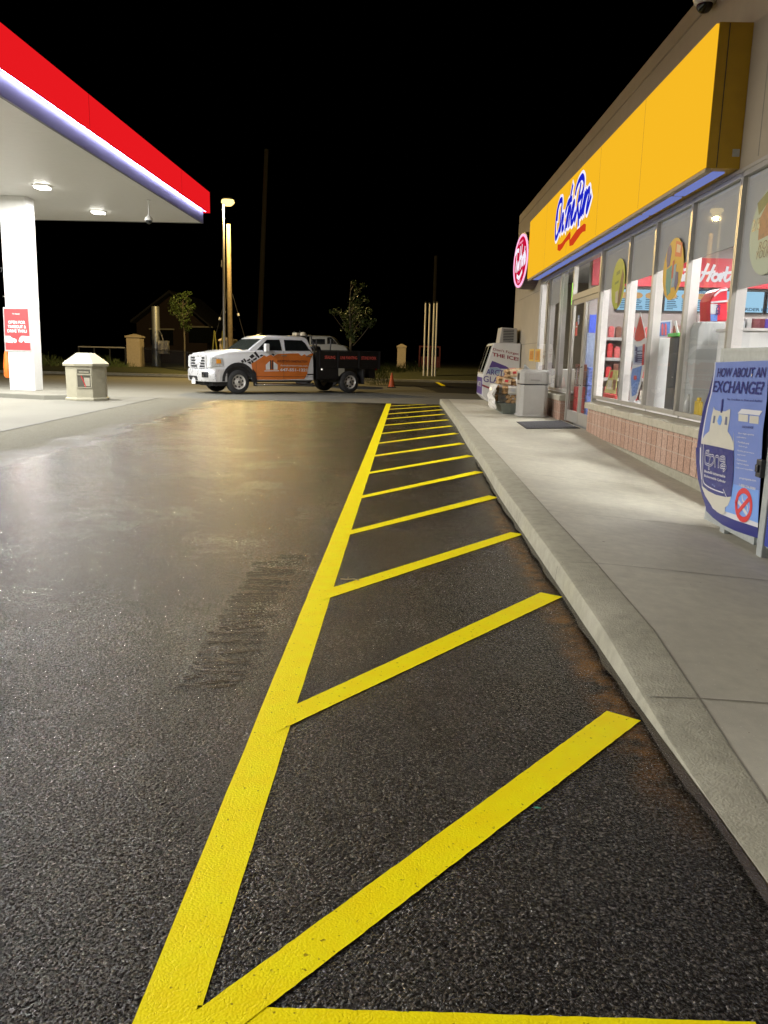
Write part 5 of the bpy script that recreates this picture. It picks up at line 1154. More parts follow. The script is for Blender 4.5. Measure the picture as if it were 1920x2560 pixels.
# fender flare and arch
b = MB()
o_, i_ = arc(0,.70,-2,182,14,.50), arc(0,.585,-2,182,14,.50)
for k in range(14): b.hexa([(*[i_[k][0]],-.035,i_[k][1]),(o_[k][0],-.035,o_[k][1]),(o_[k+1][0],-.035,o_[k+1][1]),(i_[k+1][0],-.035,i_[k+1][1])],[(i_[k][0],.03,i_[k][1]),(o_[k][0],.03,o_[k][1]),(o_[k+1][0],.03,o_[k+1][1]),(i_[k+1][0],.03,i_[k+1][1])])
b.prism([Vector((.60,-.035,.95)),Vector((.72,-.035,.80)),Vector((.80,-.035,.30)),Vector((.72,-.035,.30))], (0,.2,0))
b.build('wheel_arch', M['plastic_black'], tk)
b = MB(); b.box(-.55,.6,.06,WD-.06,.62,1.15); b.build('inner_arch', M['plastic_black'], tk)
M['satin'] = mat('satin_trim', (.62,.62,.62), .28, .35, var=.1)
# grille, lamps, bumper
fx = -1.20
b = MB(); b.box(fx+.03,fx+.12,.38,WD-.38,.88,1.42); gr = b.build('grille', M['plastic_black'], tk)
b = MB(); b.box(fx-.01,fx+.06,.31,.40,.9,1.45); b.box(fx-.01,fx+.06,WD-.40,WD-.31,.9,1.45); b.box(fx,fx+.06,.401,WD-.401,1.37,1.45); b.box(fx,fx+.06,.401,WD-.401,.896,.93); b.build('surround', M['satin'], gr, bevel=.01)
b = MB()
for k in range(4): b.box(fx+.01,fx+.05,.41,WD-.41,.955+k*.105,.985+k*.105)
b.build('slat', M['satin'], gr, bevel=.006)
text('GMC', gr, 'emblem', M['cutwhite'] if 'cutwhite' in M else M['white'], (fx-.002,WD/2+.24,1.10), (0,-1,0), (0,0,1), .13, .46, bold=.06, ext=.004)
for (y0,y1) in ((.03,.33),(WD-.33,WD-.03)):
    b = MB(); b.hexa([(fx+.04,y0 if y0>.5 else y0,.98),(fx+.04,y1,.98),(fx+.3,y1,.98),(fx+.3 if y0 < .5 else fx+.3,y0-.0,.98)],[(fx+.06,y0,1.40),(fx+.06,y1,1.40),(fx+.3,y1,1.40),(fx+.3,y0,1.40)]); hl = b.build('headlight', mat('headlamp_lens',(.55,.56,.55),.08,var=.35,vs=14,coat=1), tk, bevel=.02)
b = MB(); b.prism([Vector((-1.14,.012,1.0)),Vector((-.62,.012,1.05)),Vector((-.66,.012,1.36)),Vector((-1.10,.012,1.38))], (0,-.03,0)); hl = b.build('headlight', bpy.data.materials['headlamp_lens'], tk, bevel=.02)
b = MB(); b.prism([Vector((-.92,-.02,1.14)),Vector((-.72,-.02,1.15)),Vector((-.74,-.02,1.30)),Vector((-.92,-.02,1.31))], (0,-.01,0)); b.build('turn_signal', mat('amber_lens',(.8,.32,.03),.15,var=.1), hl)
b = MB()
yb_ = [(-.02,-.62),(-.04,-.95),(.12,-1.18),(.5,-1.30),(WD/2,-1.36),(WD-.5,-1.30),(WD-.12,-1.18),(WD+.04,-.95),(WD+.02,-.62)]
rs = []
for y_, x_ in yb_: rs.append([Vector((x_,y_,.46)),Vector((x_-.03,y_,.55)),Vector((x_-.03,y_,.82)),Vector((x_,y_,.93)),Vector((x_+.14,y_,.93)),Vector((x_+.14,y_,.46))])
b.rings(rs); bp_ = b.build('bumper', M['satin'], tk, bevel=.015, smooth=True)
b = MB(); b.hexa([(-1.36,.75,.5),(-1.36,1.5,.5),(-1.34,1.5,.5),(-1.34,.75,.5)],[(-1.40,.75,.66),(-1.40,1.5,.66),(-1.38,1.5,.66),(-1.38,.75,.66)]); b.build('air_slot', M['plastic_black'], bp_)
b = MB(); b.box(-1.43,-1.405,.82,1.14,.36,.52); b.build('number_plate', M['white'], tk)
b = MB(); b.box(-1.0,-.4,.15,WD-.15,.3,.48); b.box(-1.2,-1.0,.5,.56,.34,.46); b.box(-1.2,-1.0,1.6,1.66,.34,.46); b.build('lower_valance', M['plastic_black'], tk)
b = MB(); b.prism([Vector((-1.20,.10,.62)),Vector((-1.29,.42,.62)),Vector((-1.29,.42,.82)),Vector((-1.20,.10,.82))], (-.035,0,0)); fg = b.build('fog_light', M['plastic_black'], bp_)
b = MB(); b.lathe([(.075,-1.335),(.07,-1.35),(.01,-1.355)], (0,.27,.72), 14, 'x'); o = b.build('fog_lens', M['chrome'], bp_, smooth=True)
b = MB(); b.box(fx-.02,fx+.09,.30,WD-.30,.80,.895); b.build('grille_base', M['satin'], tk, bevel=.01)
# wheels
def make_wheel(x_, y_, first=None):
    s_ = -1
    if first is None:
        b = MB(); P_ = [(.27,-.13),(.40,-.14),(.445,-.10),(.455,-.03),(.455,.05),(.445,.12),(.40,.15),(.27,.14)]
        b.rings([[Vector((r*math.cos(2*math.pi*k/36), -h, r*math.sin(2*math.pi*k/36))) for k in range(36)] for (r,h) in P_], close=False)
        w_ = b.build('wheel', M['rubber'], None, smooth=True)
        b = MB(); b.rings([[Vector((r*math.cos(2*math.pi*k/36), -h, r*math.sin(2*math.pi*k/36))) for k in range(36)] for (r,h) in [(.278,.145),(.270,.14),(.255,.10),(.20,.075),(.12,.085),(.11,.12),(.07,.14),(.005,.142)]], close=False); b.build('rim', mat('wheel_alloy',(.62,.60,.55),.35,.3,var=.1), w_, smooth=True)
        b = MB()
        for k in range(8):
            a = k*math.pi/4+.2; c_ = (.19*math.cos(a), .19*math.sin(a))
            e1 = Vector((math.cos(a),0,math.sin(a))); e2 = Vector((-math.sin(a),0,math.cos(a)))
            ce = Vector((c_[0],-.086,c_[1])); b.prism([ce+e1*.034*math.cos(t*math.pi/4)+e2*.05*math.sin(t*math.pi/4) for t in range(8)], (0,-.003,0))
        for k in range(6):
            a = k*math.pi/3; b.prism([Vector((.09*math.cos(a)+.014*math.cos(t*math.pi/3),-.122,.09*math.sin(a)+.014*math.sin(t*math.pi/3))) for t in range(6)], (0,-.012,0))
        b.build('vent_hole', M['black'], w_)
        b = MB(); b.lathe([(.045,.143),(.04,.165),(.002,.167)], (0,0,0), 16, 'y'); b.build('hub', M['darksteel'], w_)
        w_.parent = tk; w_.location = (x_, y_, .457); return w_
    c_ = dup(first, tk); c_.location = (x_, y_, .457); return c_
w1 = make_wheel(0, .12); make_wheel(WB+.1, .10, w1)
for (x_, y_) in ((0,WD-.12),(WB+.1,WD-.10)):
    o = make_wheel(x_, y_, w1); o.rotation_euler = (0,0,math.pi)
# wrap
M['wraporange'] = mat('wrap_orange', (.62,.17,.03), .25, var=.08, vs=3, coat=.3); M['wrapblack'] = mat('wrap_black', (.012,.012,.014), .3); M['wrapwhite'] = mat('wrap_white', (.72,.72,.7), .3); M['wrapdark'] = mat('wrap_maroon', (.10,.02,.01), .4)
def TW(pts, m, nm, lift, f=zW): b = MB(); b.prism([TS(*f(*p), lift) for p in pts], (0,-.001,0)); return b.build(nm, m, tk)
orr = [(0,235),(60,190),(130,150),(210,85),(270,120),(340,85),(390,70),(450,115),(560,50),(1100,35),(1180,105),(1255,55),(1310,100),(1400,55),(1460,30),(1480,60),(1420,180),(1360,380),(1330,560),(1290,640),(1250,700),(620,720),(20,720),(-55,720),(-90,500),(-120,300)]
TW([(p[0]-10,p[1]-14) for p in orr[:15]] + [(1500,60),(1440,190),(1380,380),(1350,560),(1310,650),(1270,712),(620,732),(-75,732),(-110,500),(-140,300)], M['wrapwhite'], 'wrap_edge', .006)
TW(orr, M['wraporange'], 'door_wrap', .009)
# door seams over the wrap
b = MB()
for x_ in (.74,1.96,3.32): b.box(x_,x_+.012,-.0125,-.0115,.56,1.66)
b.box(.75,3.32,-.0126,-.0116,.66,.675); b.build('door_seam', M['black'], tk)
# black brick pattern at front of the wrap (zoom of head)
zH = lambda x,y: (460+x/6.38, 820+y/6.38)
for pts in ([(905,520),(935,505),(960,545),(925,555)],[(940,495),(965,485),(1000,530),(980,550)],[(1040,455),(1090,415),(1130,450),(1080,490)],[(1000,515),(1050,485),(1060,510),(1015,535)],[(1110,395),(1140,375),(1210,465),(1185,480)],[(1095,505),(1155,465),(1165,490),(1110,525)],[(1010,545),(1060,530),(1080,580),(1040,570)],[(1065,520),(1090,510),(1125,570),(1095,580)],[(1095,600),(1130,580),(1150,625),(1110,640)],[(1205,440),(1240,420),(1270,435),(1225,460)],[(1390,415),(1420,405),(1450,430),(1430,445)]):
    TW(pts, M['wrapblack'], 'black_block', .008, zH)
def TT(s, a, c, top, m, f=zW, bold=.02, lift=.012, nm='lettering'):
    o_, e_, t_ = TS(*f(*a),lift), TS(*f(*c),lift), TS(*f(*top),lift)
    ob = text(s, tk, nm, m, o_, (1,0,0), (0,0,1), t_.z-o_.z, e_.x-o_.x, bold=bold, ext=.001); return ob
TT('647-551-1221', (630,500), (1330,500), (630,420), M['wrapwhite'], bold=.03)
TT('Aminshomeservices.com', (630,370), (1335,360), (630,325), M['wrapwhite'], bold=.01)
TT("HOUSTON'S CONSTRUCTION", (555,268), (1330,262), (555,205), M['wrapdark'], bold=.03)
TW([(255,460),(255,330),(350,240),(360,240),(360,460)], M['wrapwhite'], 'house_logo', .0115); TW([(455,460),(455,250),(560,330),(560,460)], M['wrapwhite'], 'house_logo', .0115)
TW([(365,450),(365,200),(400,225),(400,450)], M['wrapblack'], 'house_logo', .0115); TW([(415,450),(415,225),(450,200),(450,450)], M['wrapblack'], 'house_logo', .0115)
TW([(220,480),(600,475),(600,495),(220,502)], M['wrapwhite'], 'house_logo', .0117)
TW([(1330,565),(1495,565),(1495,600),(1330,600)], M['wrapblack'], 'black_block', .008); TW([(1490,420),(1500,60),(1440,0),(1400,-60),(1370,-70),(1420,0),(1470,60)], M['wrapblack'], 'black_block', .007)
for (xa) in (1.83,2.98):
    b = MB(); b.box(xa,xa+.26,-.045,-.02,1.475,1.51); b.build('door_handle', M['chrome'], tk, bevel=.008)
# mirror, antenna fin, step, flaps
b = MB(); b.box(1.02,1.20,-.30,-.12,1.62,1.93); mr_ = b.build('mirror', M['wrapwhite'], tk, bevel=.03)
b = MB(); b.box(1.06,1.12,-.121,.06,1.66,1.70); b.box(1.06,1.12,-.121,.06,1.82,1.85); b.build('mirror_arm', M['plastic_black'], mr_)
b = MB(); b.box(1.201,1.206,-.28,-.14,1.65,1.9); b.build('mirror_glass', M['glassdark'], mr_)
b = MB(); b.prism([Vector((1.28,1.0,2.26)),Vector((1.48,1.0,2.26)),Vector((1.46,1.0,2.33))], (0,.06,0)); b.build('antenna', M['black'], tk)
b = MB(); b.tube([(.72,.02,.38),(.82,-.06,.36),(3.2,-.06,.36),(3.34,.02,.38)], .055, 10); b.build('side_step', M['chrome'], tk, smooth=True)
b = MB(); b.box(.5,6.2,.5,.62,.5,.66); b.box(.5,6.2,WD-.62,WD-.5,.5,.66); b.box(5.0,5.2,.2,WD-.2,.4,.52); b.box(.6,3.3,.1,WD-.1,.45,.56); b.build('chassis', M['darksteel'], tk)
# flatbed box
b = MB(); b.box(3.50,6.70,-.02,.03,1.10,1.72); b.box(3.50,6.70,WD-.03,WD+.02,1.10,1.72); b.box(6.66,6.70,.031,WD-.031,1.10,1.72); b.box(3.50,3.56,.031,WD-.031,1.10,1.72); b.box(3.50,6.70,-.02,WD+.02,1.02,1.0995)
bed = b.build('flatbed', M['black'], tk)
b = MB()
for x_ in (3.6,4.5,5.55,6.6): b.box(x_,x_+.06,-.045,-.021,1.03,1.74)
b.box(3.5,6.7,-.045,-.021,1.725,1.76); b.build('bed_rail', M['plastic_black'], bed)
for s, xa, xb_ in (('SEALING',3.85,4.36),('LINE PAINTING',4.62,5.45),('STONE WORK',5.68,6.45)):
    text(s, bed, 'lettering', mat('lettering_red_'+s[:4].lower(),(.95,.16,.12),.4,var=.1), (xa,-.0215-.02,1.40), (1,0,0), (0,0,1), .125, xb_-xa, bold=.005, ext=.006)
b = MB(); b.box(3.50,4.55,-.015,.5,.58,1.02); b.build('toolbox', M['black'], tk, bevel=.01)
b = MB(); b.lathe([(.05,0),(.045,-.02),(.005,-.03)], (0,0,0), 12, 'x'); 
b = MB(); b.lathe([(.035,.03),(.03,.045),(.003,.047)], (3.72,0,.97), 12, 'y'); b.build('marker_light', glow('marker_glow',(1,.95,.8),1.2), tk)
# headache rack
b = MB(); b.tube([(3.62,.06,1.05),(3.28,.10,2.30),(3.28,WD-.10,2.30),(3.62,WD-.06,1.05)], .032, 8)
for y_ in (.5,1.08,1.66): b.tube([(3.5,y_,1.5),(3.28,y_,2.30)], .02, 6)
b.tube([(3.50,.06,1.55),(3.5,WD-.06,1.55)], .02, 6); b.build('headache_rack', M['darksteel'], tk)
b = MB(); b.box(3.10,3.32,.95,1.30,2.33,2.43); b.lathe([(.13,2.31),(.14,2.38),(.10,2.44),(.01,2.46)], (3.2,.6,0), 16); b.build('beacon', mat('beacon_lens',(.5,.45,.33),.3), tk)
b = MB(); b.tube([(3.05,.6,2.3),(3.05,.6,2.52)], .008, 5); b.tube([(2.95,.9,2.3),(2.95,.9,2.5)], .008, 5); b.build('aerial', M['darksteel'], tk)
# load on the bed
b = MB(); b.lathe([(.32,1.10),(.33,1.75),(.28,1.9),(.1,1.95)], (4.0,1.1,0), 18); b.box(4.5,5.6,.4,1.6,1.10,1.6); b.tube([(3.75,.5,1.11),(3.78,.5,2.18)], .025, 8); b.tube([(4.3,.3,1.1),(4.36,.3,2.2)], .03, 8); b.build('load', M['darksteel'], tk)
# rear
b = MB(); b.box(6.2,6.5,.1,WD-.1,.62,1.01); b.build('rear_bumper', M['black'], tk)
b = MB(); b.box(5.78,5.86,-.02,.42,.36,.98); b.build('mud_flap', M['rubber'], tk)
b = MB(); b.box(6.52,6.60,.1,.3,.95,1.05); b.box(6.52,6.60,WD-.3,WD-.1,.95,1.05); b.build('tail_light', mat('tail_lens',(.25,.02,.02),.2), tk)
# ------------------------------------------------------------------ pale pickup behind
p2 = root('parked_pickup', (-3.4,41,0), 'pale beige pickup partly hidden behind the black flatbed', 'pickup', rotz=0, local=True)
# facing right, seen side-on; origin near front-left of its side
M['beigecar'] = mat('beige_car_paint', (.24,.23,.18), .3, var=.05, coat=.4)
Yp = 41.0
def PP(x, y): p = at(780+x/9.217, 800+y/9.217, 1, Yp); return p
ox = -3.4
def L_(p): return Vector((p.x-ox, 0, p.z))
A1 = [L_(PP(*q)) for q in [(-60,700),(-60,375),(30,360),(430,372),(520,440),(605,565),(720,585),(790,620),(830,700)]]
A1 += [Vector((A1[-1].x+.02,0,.6)), Vector((A1[-1].x-.15,0,.45)), Vector((A1[0].x-1.6,0,.45)), Vector((A1[0].x-1.6,0,1.2)), Vector((A1[0].x,0,1.2))]
b = MB(); b.prism(A1, (0,1.9,0)); b.build('body', M['beigecar'], p2, bevel=.05)
b = MB(); b.prism([Vector((v.x,-.006,v.z)) for v in [L_(PP(*q)) for q in [(350,550),(350,400),(430,395),(500,455),(575,555)]]], (0,-.004,0)); b.build('side_window', M['glassdark'], p2)
b = MB(); b.prism([Vector((v.x,-.006,v.z)) for v in [L_(PP(*q)) for q in [(-20,560),(-20,440),(190,435),(300,440),(300,560)]]], (0,-.004,0)); b.build('side_window', M['glassdark'], p2)
zf = A1[8]
b = MB(); b.box(zf.x-.1,zf.x+.05,.05,1.85,.5,.72); b.build('bumper', M['plastic_black'], p2)
for x_ in (zf.x-.85, A1[0].x-.4):
    for y_ in (-.02,1.7):
        b = MB(); b.lathe([(.2,0),(.37,-.0),(.40,-.05),(.40,-.18),(.37,-.22),(.2,-.22)], (x_,y_,.40), 24, 'y'); w_ = b.build('wheel', M['rubber'], p2, smooth=True)
        b = MB(); b.lathe([(.22,.005),(.2,.0),(.05,-.02)], (x_,y_,.40), 16, 'y'); b.build('rim', M['steel'], w_, smooth=True)
# ------------------------------------------------------------------ lit street lamp
LY_ = 50.0
ph_ = at(570,501,1,LY_); pt_ = at(557.5,512,1,LY_); pb_ = at(562,871,1,LY_)
lm = root('street_lamp', (pb_.x,LY_,0), 'tall slim pole with a glowing warm lamp head beside the canopy corner', 'street lamp')
hz = ph_.z
b = MB(); b.tube([(pb_.x-.05,LY_,0),(pt_.x,LY_,hz-.1)], [.10,.07], 12); b.build('pole', M['metal'], lm, smooth=True)
b = MB(); b.tube([(pt_.x,LY_,hz-.05),(ph_.x-.05,LY_-.05,hz+.02)], .045, 8); b.box(ph_.x-.25,ph_.x+.25,LY_-.2,LY_+.15,hz+.02,hz+.14); b.build('lamp_head', M['darksteel'], lm)
b = MB(); b.lathe([(.02,hz-.34),(.22,hz-.31),(.40,hz-.14),(.36,hz+.019)], (ph_.x,LY_-.05,0), 16); b.build('lens', glow('sodium_lens',(1,.74,.24),2.4), lm, smooth=True)  # oversized glowing lens, the lamp's glare is built into its shape
ld = bpy.data.lights.new('street_light', 'POINT'); ld.energy = 8500; ld.color = (1,.70,.26); ld.shadow_soft_size = .12
lo = bpy.data.objects.new('street_light', ld); COL.objects.link(lo); lo.location = (ph_.x,LY_-.05,hz-.52)
b = MB(); b.lathe([(.27,0),(.27,.5),(.2,.55)], (pb_.x-.05,LY_,0), 14); b.build('footing', M['dryconc'], lm)
# ------------------------------------------------------------------ timber utility poles
zD = lambda x,y: (280+x/3.456, 460+y/3.456)
def pole(px0, py0, px1, py1, Y, r0, r1_, lab, wm=None):
    wm = wm or M['wood']
    t, q = at(*zD(px0,py0),1,Y), at(*zD(px1,py1),1,Y)
    d = (t-q); k = (q.z)/d.z; base = q - d*k; base.z = 0
    r_ = root('utility_pole', (base.x,Y,0), lab, 'utility pole', 'timber utility poles')
    b = MB(); b.tube([base, q, t], [r0*1.05, r0, r1_], 12); b.build('pole', wm, r_, smooth=True); return r_, base, t
u1, bs1, tp1 = pole(1005,350,1022,1330,51.2,.165,.13,'thick timber utility pole right behind the lit street lamp')
u2, bs2, tp2 = pole(1335,-300,1275,1310,78,.27,.2,'dim tall timber utility pole to the right of the guyed one', mat('dimmed_pole_wood',(.014,.011,.008),.9,var=.2))  # the far poles' night dimness is put into this darker wood colour
b = MB(); b.tube([(bs1.x-.36,50.9,0),(bs1.x-.34,50.9,6.8)], .035, 6); b.box(bs1.x-.42,bs1.x-.26,50.8,51.0,6.8,7.2); b.build('conduit', M['darksteel'], u1)
# tall far pole at the right
t_ = at(1090,640,1,75); 
u3 = root('utility_pole', (t_.x,75,0), 'faint thin far utility pole above the four white pipes', 'utility pole', 'timber utility poles')
b = MB(); b.tube([(t_.x,75,0),(t_.x,75,t_.z)], [.2,.15], 8); b.build('pole', bpy.data.materials['dimmed_pole_wood'], u3)
# guy wires with guards
def wire(a, c, lab, Y=50.9):
    A_, B_ = at(*zD(*a),1,Y), at(*zD(*c),1,Y); d = B_-A_; E_ = A_ + d*((A_.z-.4)/(A_.z-B_.z)) if B_.z > .4 else B_
    r_ = root('guy_wire', E_, lab, 'guy wire', 'guy wires of the utility pole')
    b = MB(); b.tube([A_,E_], .022, 6); b.build('cable', M['darksteel'], r_)
    m_ = A_.lerp(B_,.45); b = MB(); b.tube([m_, m_+(B_-A_).normalized()*.16], .07, 8); b.build('insulator', M['white'], r_); return r_, E_
wr = [wire((965,1040),(900,1290),'left guy wire with a white insulator beside the street lamp'), wire((1040,950),(1145,1320),'right guy wire slanting down behind the truck cab'), wire((995,900),(950,1330),'middle guy wire ending in a yellow guard')]
for k, (pt0, pt1) in enumerate((((885,1265),(905,1430)),((885,1265),(870,1430)),((955,1270),(955,1330)))):
    A_, B_ = at(*zD(*pt0),1,50.3), at(*zD(*pt1),1,50.3)
    d_ = (B_-A_); E_ = A_ + d_*(A_.z/(A_.z-B_.z)) if A_.z > B_.z else B_
    o = MB(); o.tube([A_,E_], .04, 8); tag(o.build('wire_guard', mat('guard_yellow%d'%k,(.5,.42,.05),.5,var=.2)), ['right leg of the yellow guard pair left of the street lamp','left leg of the yellow guard pair left of the street lamp','short yellow guard on the brick pillar behind the street lamp'][k], 'wire guard', 'yellow guy wire guards')
# ------------------------------------------------------------------ gate pillars
def pillar(x0p, x1p, topp, Y, lab, zb):
    a, c = at(x0p, topp, 1, Y), at(x1p, topp, 1, Y); w_ = (c.x-a.x)/2; cx_ = (a.x+c.x)/2; zt_ = a.z
    r_ = root('gate_pillar', (cx_,Y,zb), lab, 'pillar', 'cast stone pillars along the fence')
    b = MB(); b.box(cx_-w_*.86,cx_+w_*.86,Y,Y+w_*1.72,zb-.3,zt_-.28); b.build('shaft', M['brickpillar'], r_)
    yc_ = Y+w_*.86
    b = MB(); s0, s1 = w_, w_*.15
    def sq(s_, z_): return [Vector((cx_-s_,yc_-s_,z_)),Vector((cx_+s_,yc_-s_,z_)),Vector((cx_+s_,yc_+s_,z_)),Vector((cx_-s_,yc_+s_,z_))]
    b.rings([sq(s0,zt_-.279),sq(s0,zt_-.17),sq(s1,zt_)]); b.build('cap', M['brickpillar'], r_, bevel=.01); return cx_, w_
PY = 60
zl0 = at(335,917,1,PY).z; zl1 = at(1003,919.6,1,PY).z
print('pillar base z', zl0, zl1)
pA = pillar(312,351,834,PY,'beige stone pillar at the left end of the iron fence',zl0)
pB = pillar(546,586,842,53,'beige stone pillar half hidden behind the street lamp and the truck hood',0)
pC = pillar(992,1017,859,PY,'beige stone pillar standing alone on the grass between truck and pipes',zl1)
# lawn strip with kerb behind the lot
lawn = MB(); ylr = [52,53,60,75]
def lz(x, y):
    t = max(0,min(1,(x+18)/20)); return (zl0+(zl1-zl0)*t)*min(1,max(0,(y-52.2)/6)) + .15*min(1,max(0,(y-51.8)/.2))*(1-min(1,max(0,(y-52.2)/6)))
nx, ny = 60, 26; gx = [-60+100*i/nx for i in range(nx+1)]; gy = [52.0,52.05]+[52.2+ .6*k for k in range(14)]+[62+4*k for k in range(10)]+[120,200,400]
rows = [[(x_, y_, lz(x_,y_)+random.uniform(0,.03)) for x_ in gx] for y_ in gy]
base = 0; lawn.v = [p for r in rows for p in r]
for i in range(len(gy)-1):
    for k in range(nx):
        n_ = nx+1; lawn.f.append((i*n_+k,i*n_+k+1,(i+1)*n_+k+1,(i+1)*n_+k)); lawn.m.append(0)
struct(lawn.build('lawn', M['lawn']))
b = MB(); b.box(-60,40,51.8,52.02,-.05,.16); struct(b.build('lawn_kerb', M['kerbconc'], bevel=.02))
# iron fence
xa, xb_ = pA[0]+pA[1], pB[0]-pB[1]
fn = root('iron_fence', ((xa+xb_)/2,58,.1), 'black iron picket fence between the two left pillars', 'fence')
fy = 60.3
b = MB(); b.tube([(xa,fy,zl0+.15),(xb_,fy-9,.25)], .02, 5); b.tube([(xa,fy,zl0+1.35),(xb_,fy-9,1.4)], .02, 5); b.build('rail', M['black'], fn)
b = MB(); n = 70
for i in range(n+1):
    t = i/n; x_ = xa+(xb_-xa)*t; y_ = fy-9*t; z_ = zl0*(1-t); b.box(x_-.012,x_+.012,y_-.012,y_+.012,z_,z_+1.5)
b.build('picket', M['black'], fn)
# white post with box behind the fence
Yv = 63; a = at(388,766,1,Yv); c = at(395,915,1,Yv)
r_ = root('vent_pipe', (a.x,Yv,0), 'thick pale upright pipe with a small box behind the iron fence', 'pipe')
b = MB(); b.tube([(c.x-.1,Yv,0),(a.x,Yv,a.z)], [.34,.30], 14); b.build('pipe', M['steel'], r_, smooth=True)
d = at(400,855,1,Yv-.5); b = MB(); b.box(d.x-.1,d.x+.7,Yv-.8,Yv-.4,d.z-.9,d.z+.1); b.build('box', M['grey'], r_)
b = MB(); b.tube([(d.x+.3,Yv-.6,d.z+.1),(d.x+.05,Yv-.4,d.z+.7),(a.x+.2,Yv-.1,d.z+1.0)], .04, 6); b.build('hose', M['grey'], r_)
# far guard rail
a, c = at(195,866,1,64), at(312,868,1,64)
r_ = root('guard_rail', (a.x,64,0), 'faint pale horizontal guard rail left of the first stone pillar', 'rail')
b = MB(); b.box(a.x,c.x,64,64.05,a.z-.06,a.z+.03); b.build('rail', M['grey'], r_)
for k in range(4): MB().box(a.x+(c.x-a.x)*k/3-.05,a.x+(c.x-a.x)*k/3+.05,64.051,64.15,0,a.z).build('post', M['darksteel'], r_)
# house gable
hs = root('house', (-22,85,0), 'dark brick house with a gabled roof barely visible in the night', 'house')
Yh = 85
G_ = [at(*zD(*q),1,Yh) for q in ((170,1200),(505,940),(860,1240))]
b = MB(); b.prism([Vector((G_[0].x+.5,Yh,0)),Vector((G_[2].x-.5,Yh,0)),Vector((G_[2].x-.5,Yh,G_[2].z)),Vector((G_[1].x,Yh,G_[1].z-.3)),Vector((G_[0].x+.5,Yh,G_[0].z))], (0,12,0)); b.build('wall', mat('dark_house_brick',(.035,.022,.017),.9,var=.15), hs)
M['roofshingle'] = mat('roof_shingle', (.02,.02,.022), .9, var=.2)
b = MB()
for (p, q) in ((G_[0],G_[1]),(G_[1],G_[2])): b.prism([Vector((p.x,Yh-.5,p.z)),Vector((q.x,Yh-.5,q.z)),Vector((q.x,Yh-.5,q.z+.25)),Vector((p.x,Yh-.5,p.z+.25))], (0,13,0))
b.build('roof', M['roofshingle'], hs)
for q in ((430,1310),(760,1290)):
    p = at(*zD(*q),1,Yh-.05); b = MB(); b.box(p.x-1.2,p.x+1.2,Yh-.05,Yh-.01,p.z-1,p.z+.6); w_ = b.build('window', M['glassdark'], hs)
    b = MB(); b.box(p.x-1.35,p.x+1.35,Yh-.06,Yh-.051,p.z+.6,p.z+.75); b.build('lintel', M['kerbconc'], w_)
# ------------------------------------------------------------------ young trees
def leafmat(name, c):
    m = mat(name, c, .5, var=.45, vs=9, spec=.3); return m
M['leafA'] = leafmat('leaf_green', (.055,.085,.02)); M['bark'] = mat('bark', (.10,.085,.06), .9, var=.3)
def tree(base, h, crown, lab, seed, m):
    random.seed(seed); r_ = root('young_tree', base, lab, 'tree', 'young street trees')
    b = MB(); bx_, by_, bz_ = base
    b.tube([(bx_,by_,bz_-.2),(bx_+.05,by_,bz_+h*.45),(bx_-.03,by_,bz_+h*.75),(bx_+.02,by_,bz_+h)], [.07,.055,.035,.012], 8)
    lb = MB(); 
    for (u, z_, rr_) in crown:
        st = Vector((bx_+u*.15, by_, bz_+z_-abs(u)*.9-.15)); en = Vector((bx_+u, by_+random.uniform(-.5,.5), bz_+z_))
        b.tube([st, st.lerp(en,.5)+Vector((0,0,-.05)), en], [.03,.02,.008], 5)
        for k in range(int(85*rr_/.4)):
            d = Vector((random.gauss(0,1),random.gauss(0,1),random.gauss(0,.8))); d = d.normalized()*rr_*random.random()**.45
            p = en + d; s_ = random.uniform(.05,.10); n_ = Vector((random.gauss(0,1),random.gauss(0,1),random.gauss(.6,1))).normalized()
            a_ = n_.orthogonal().normalized(); c_ = n_.cross(a_); a_, c_ = a_*math.cos(k)+c_*math.sin(k), c_*math.cos(k)-a_*math.sin(k)
            lb.face([p-a_*s_, p-c_*s_*.45+n_*.01, p+a_*s_, p+c_*s_*.45+n_*.01])
    b.build('trunk', M['bark'], r_, smooth=True); lb.build('crown', m, r_)
# tree between truck bed and pillar
Yt = 46
def crown(pts, Y, X0, Z0, f): 
    out = []
    for (x_, y_, rp) in pts:
        p = at(*f(x_,y_),1,Y); out.append((p.x-X0, p.z-Z0, rp*Y/1975/3.456))
    return out
b0 = at(*zE_(395,700),1,Yt) if False else at(760+395/3.456, 680+700/3.456, 1, Yt)
fE = lambda x,y: (760+x/3.456, 680+y/3.456)
pts = [(435,100,28),(510,115,32),(460,160,35),(445,200,20),(440,270,60),(520,240,42),(420,320,50),(360,370,45),(290,345,40),(240,350,22),(480,340,60),(550,345,45),(460,400,70),(390,430,60),(520,420,60),(600,430,35),(570,460,30),(380,490,60),(450,500,60),(400,550,45),(430,580,35)]
tree((b0.x,Yt,0), at(*fE(440,90),1,Yt).z, crown(pts,Yt,b0.x,0,fE), 'slim young tree with sparse green leaves behind the black flatbed', 21, M['leafA'])
Yt2 = 58; b0 = at(*zD(620,1300),1,Yt2)
pts = [(650,945,25),(610,970,45),(560,1000,45),(510,1030,35),(640,1000,30),(560,1060,55),(610,1080,60),(670,1060,45),(690,1060,20),(540,1100,45),(600,1130,50),(650,1110,45),(640,1190,50),(610,1220,40),(660,1230,35),(640,1260,25)]
tree((b0.x,Yt2,0.05), at(*zD(620,950),1,Yt2).z-.05, crown(pts,Yt2,b0.x,.05,zD), 'small young tree with green leaves in front of the dark house', 22, M['leafA'])
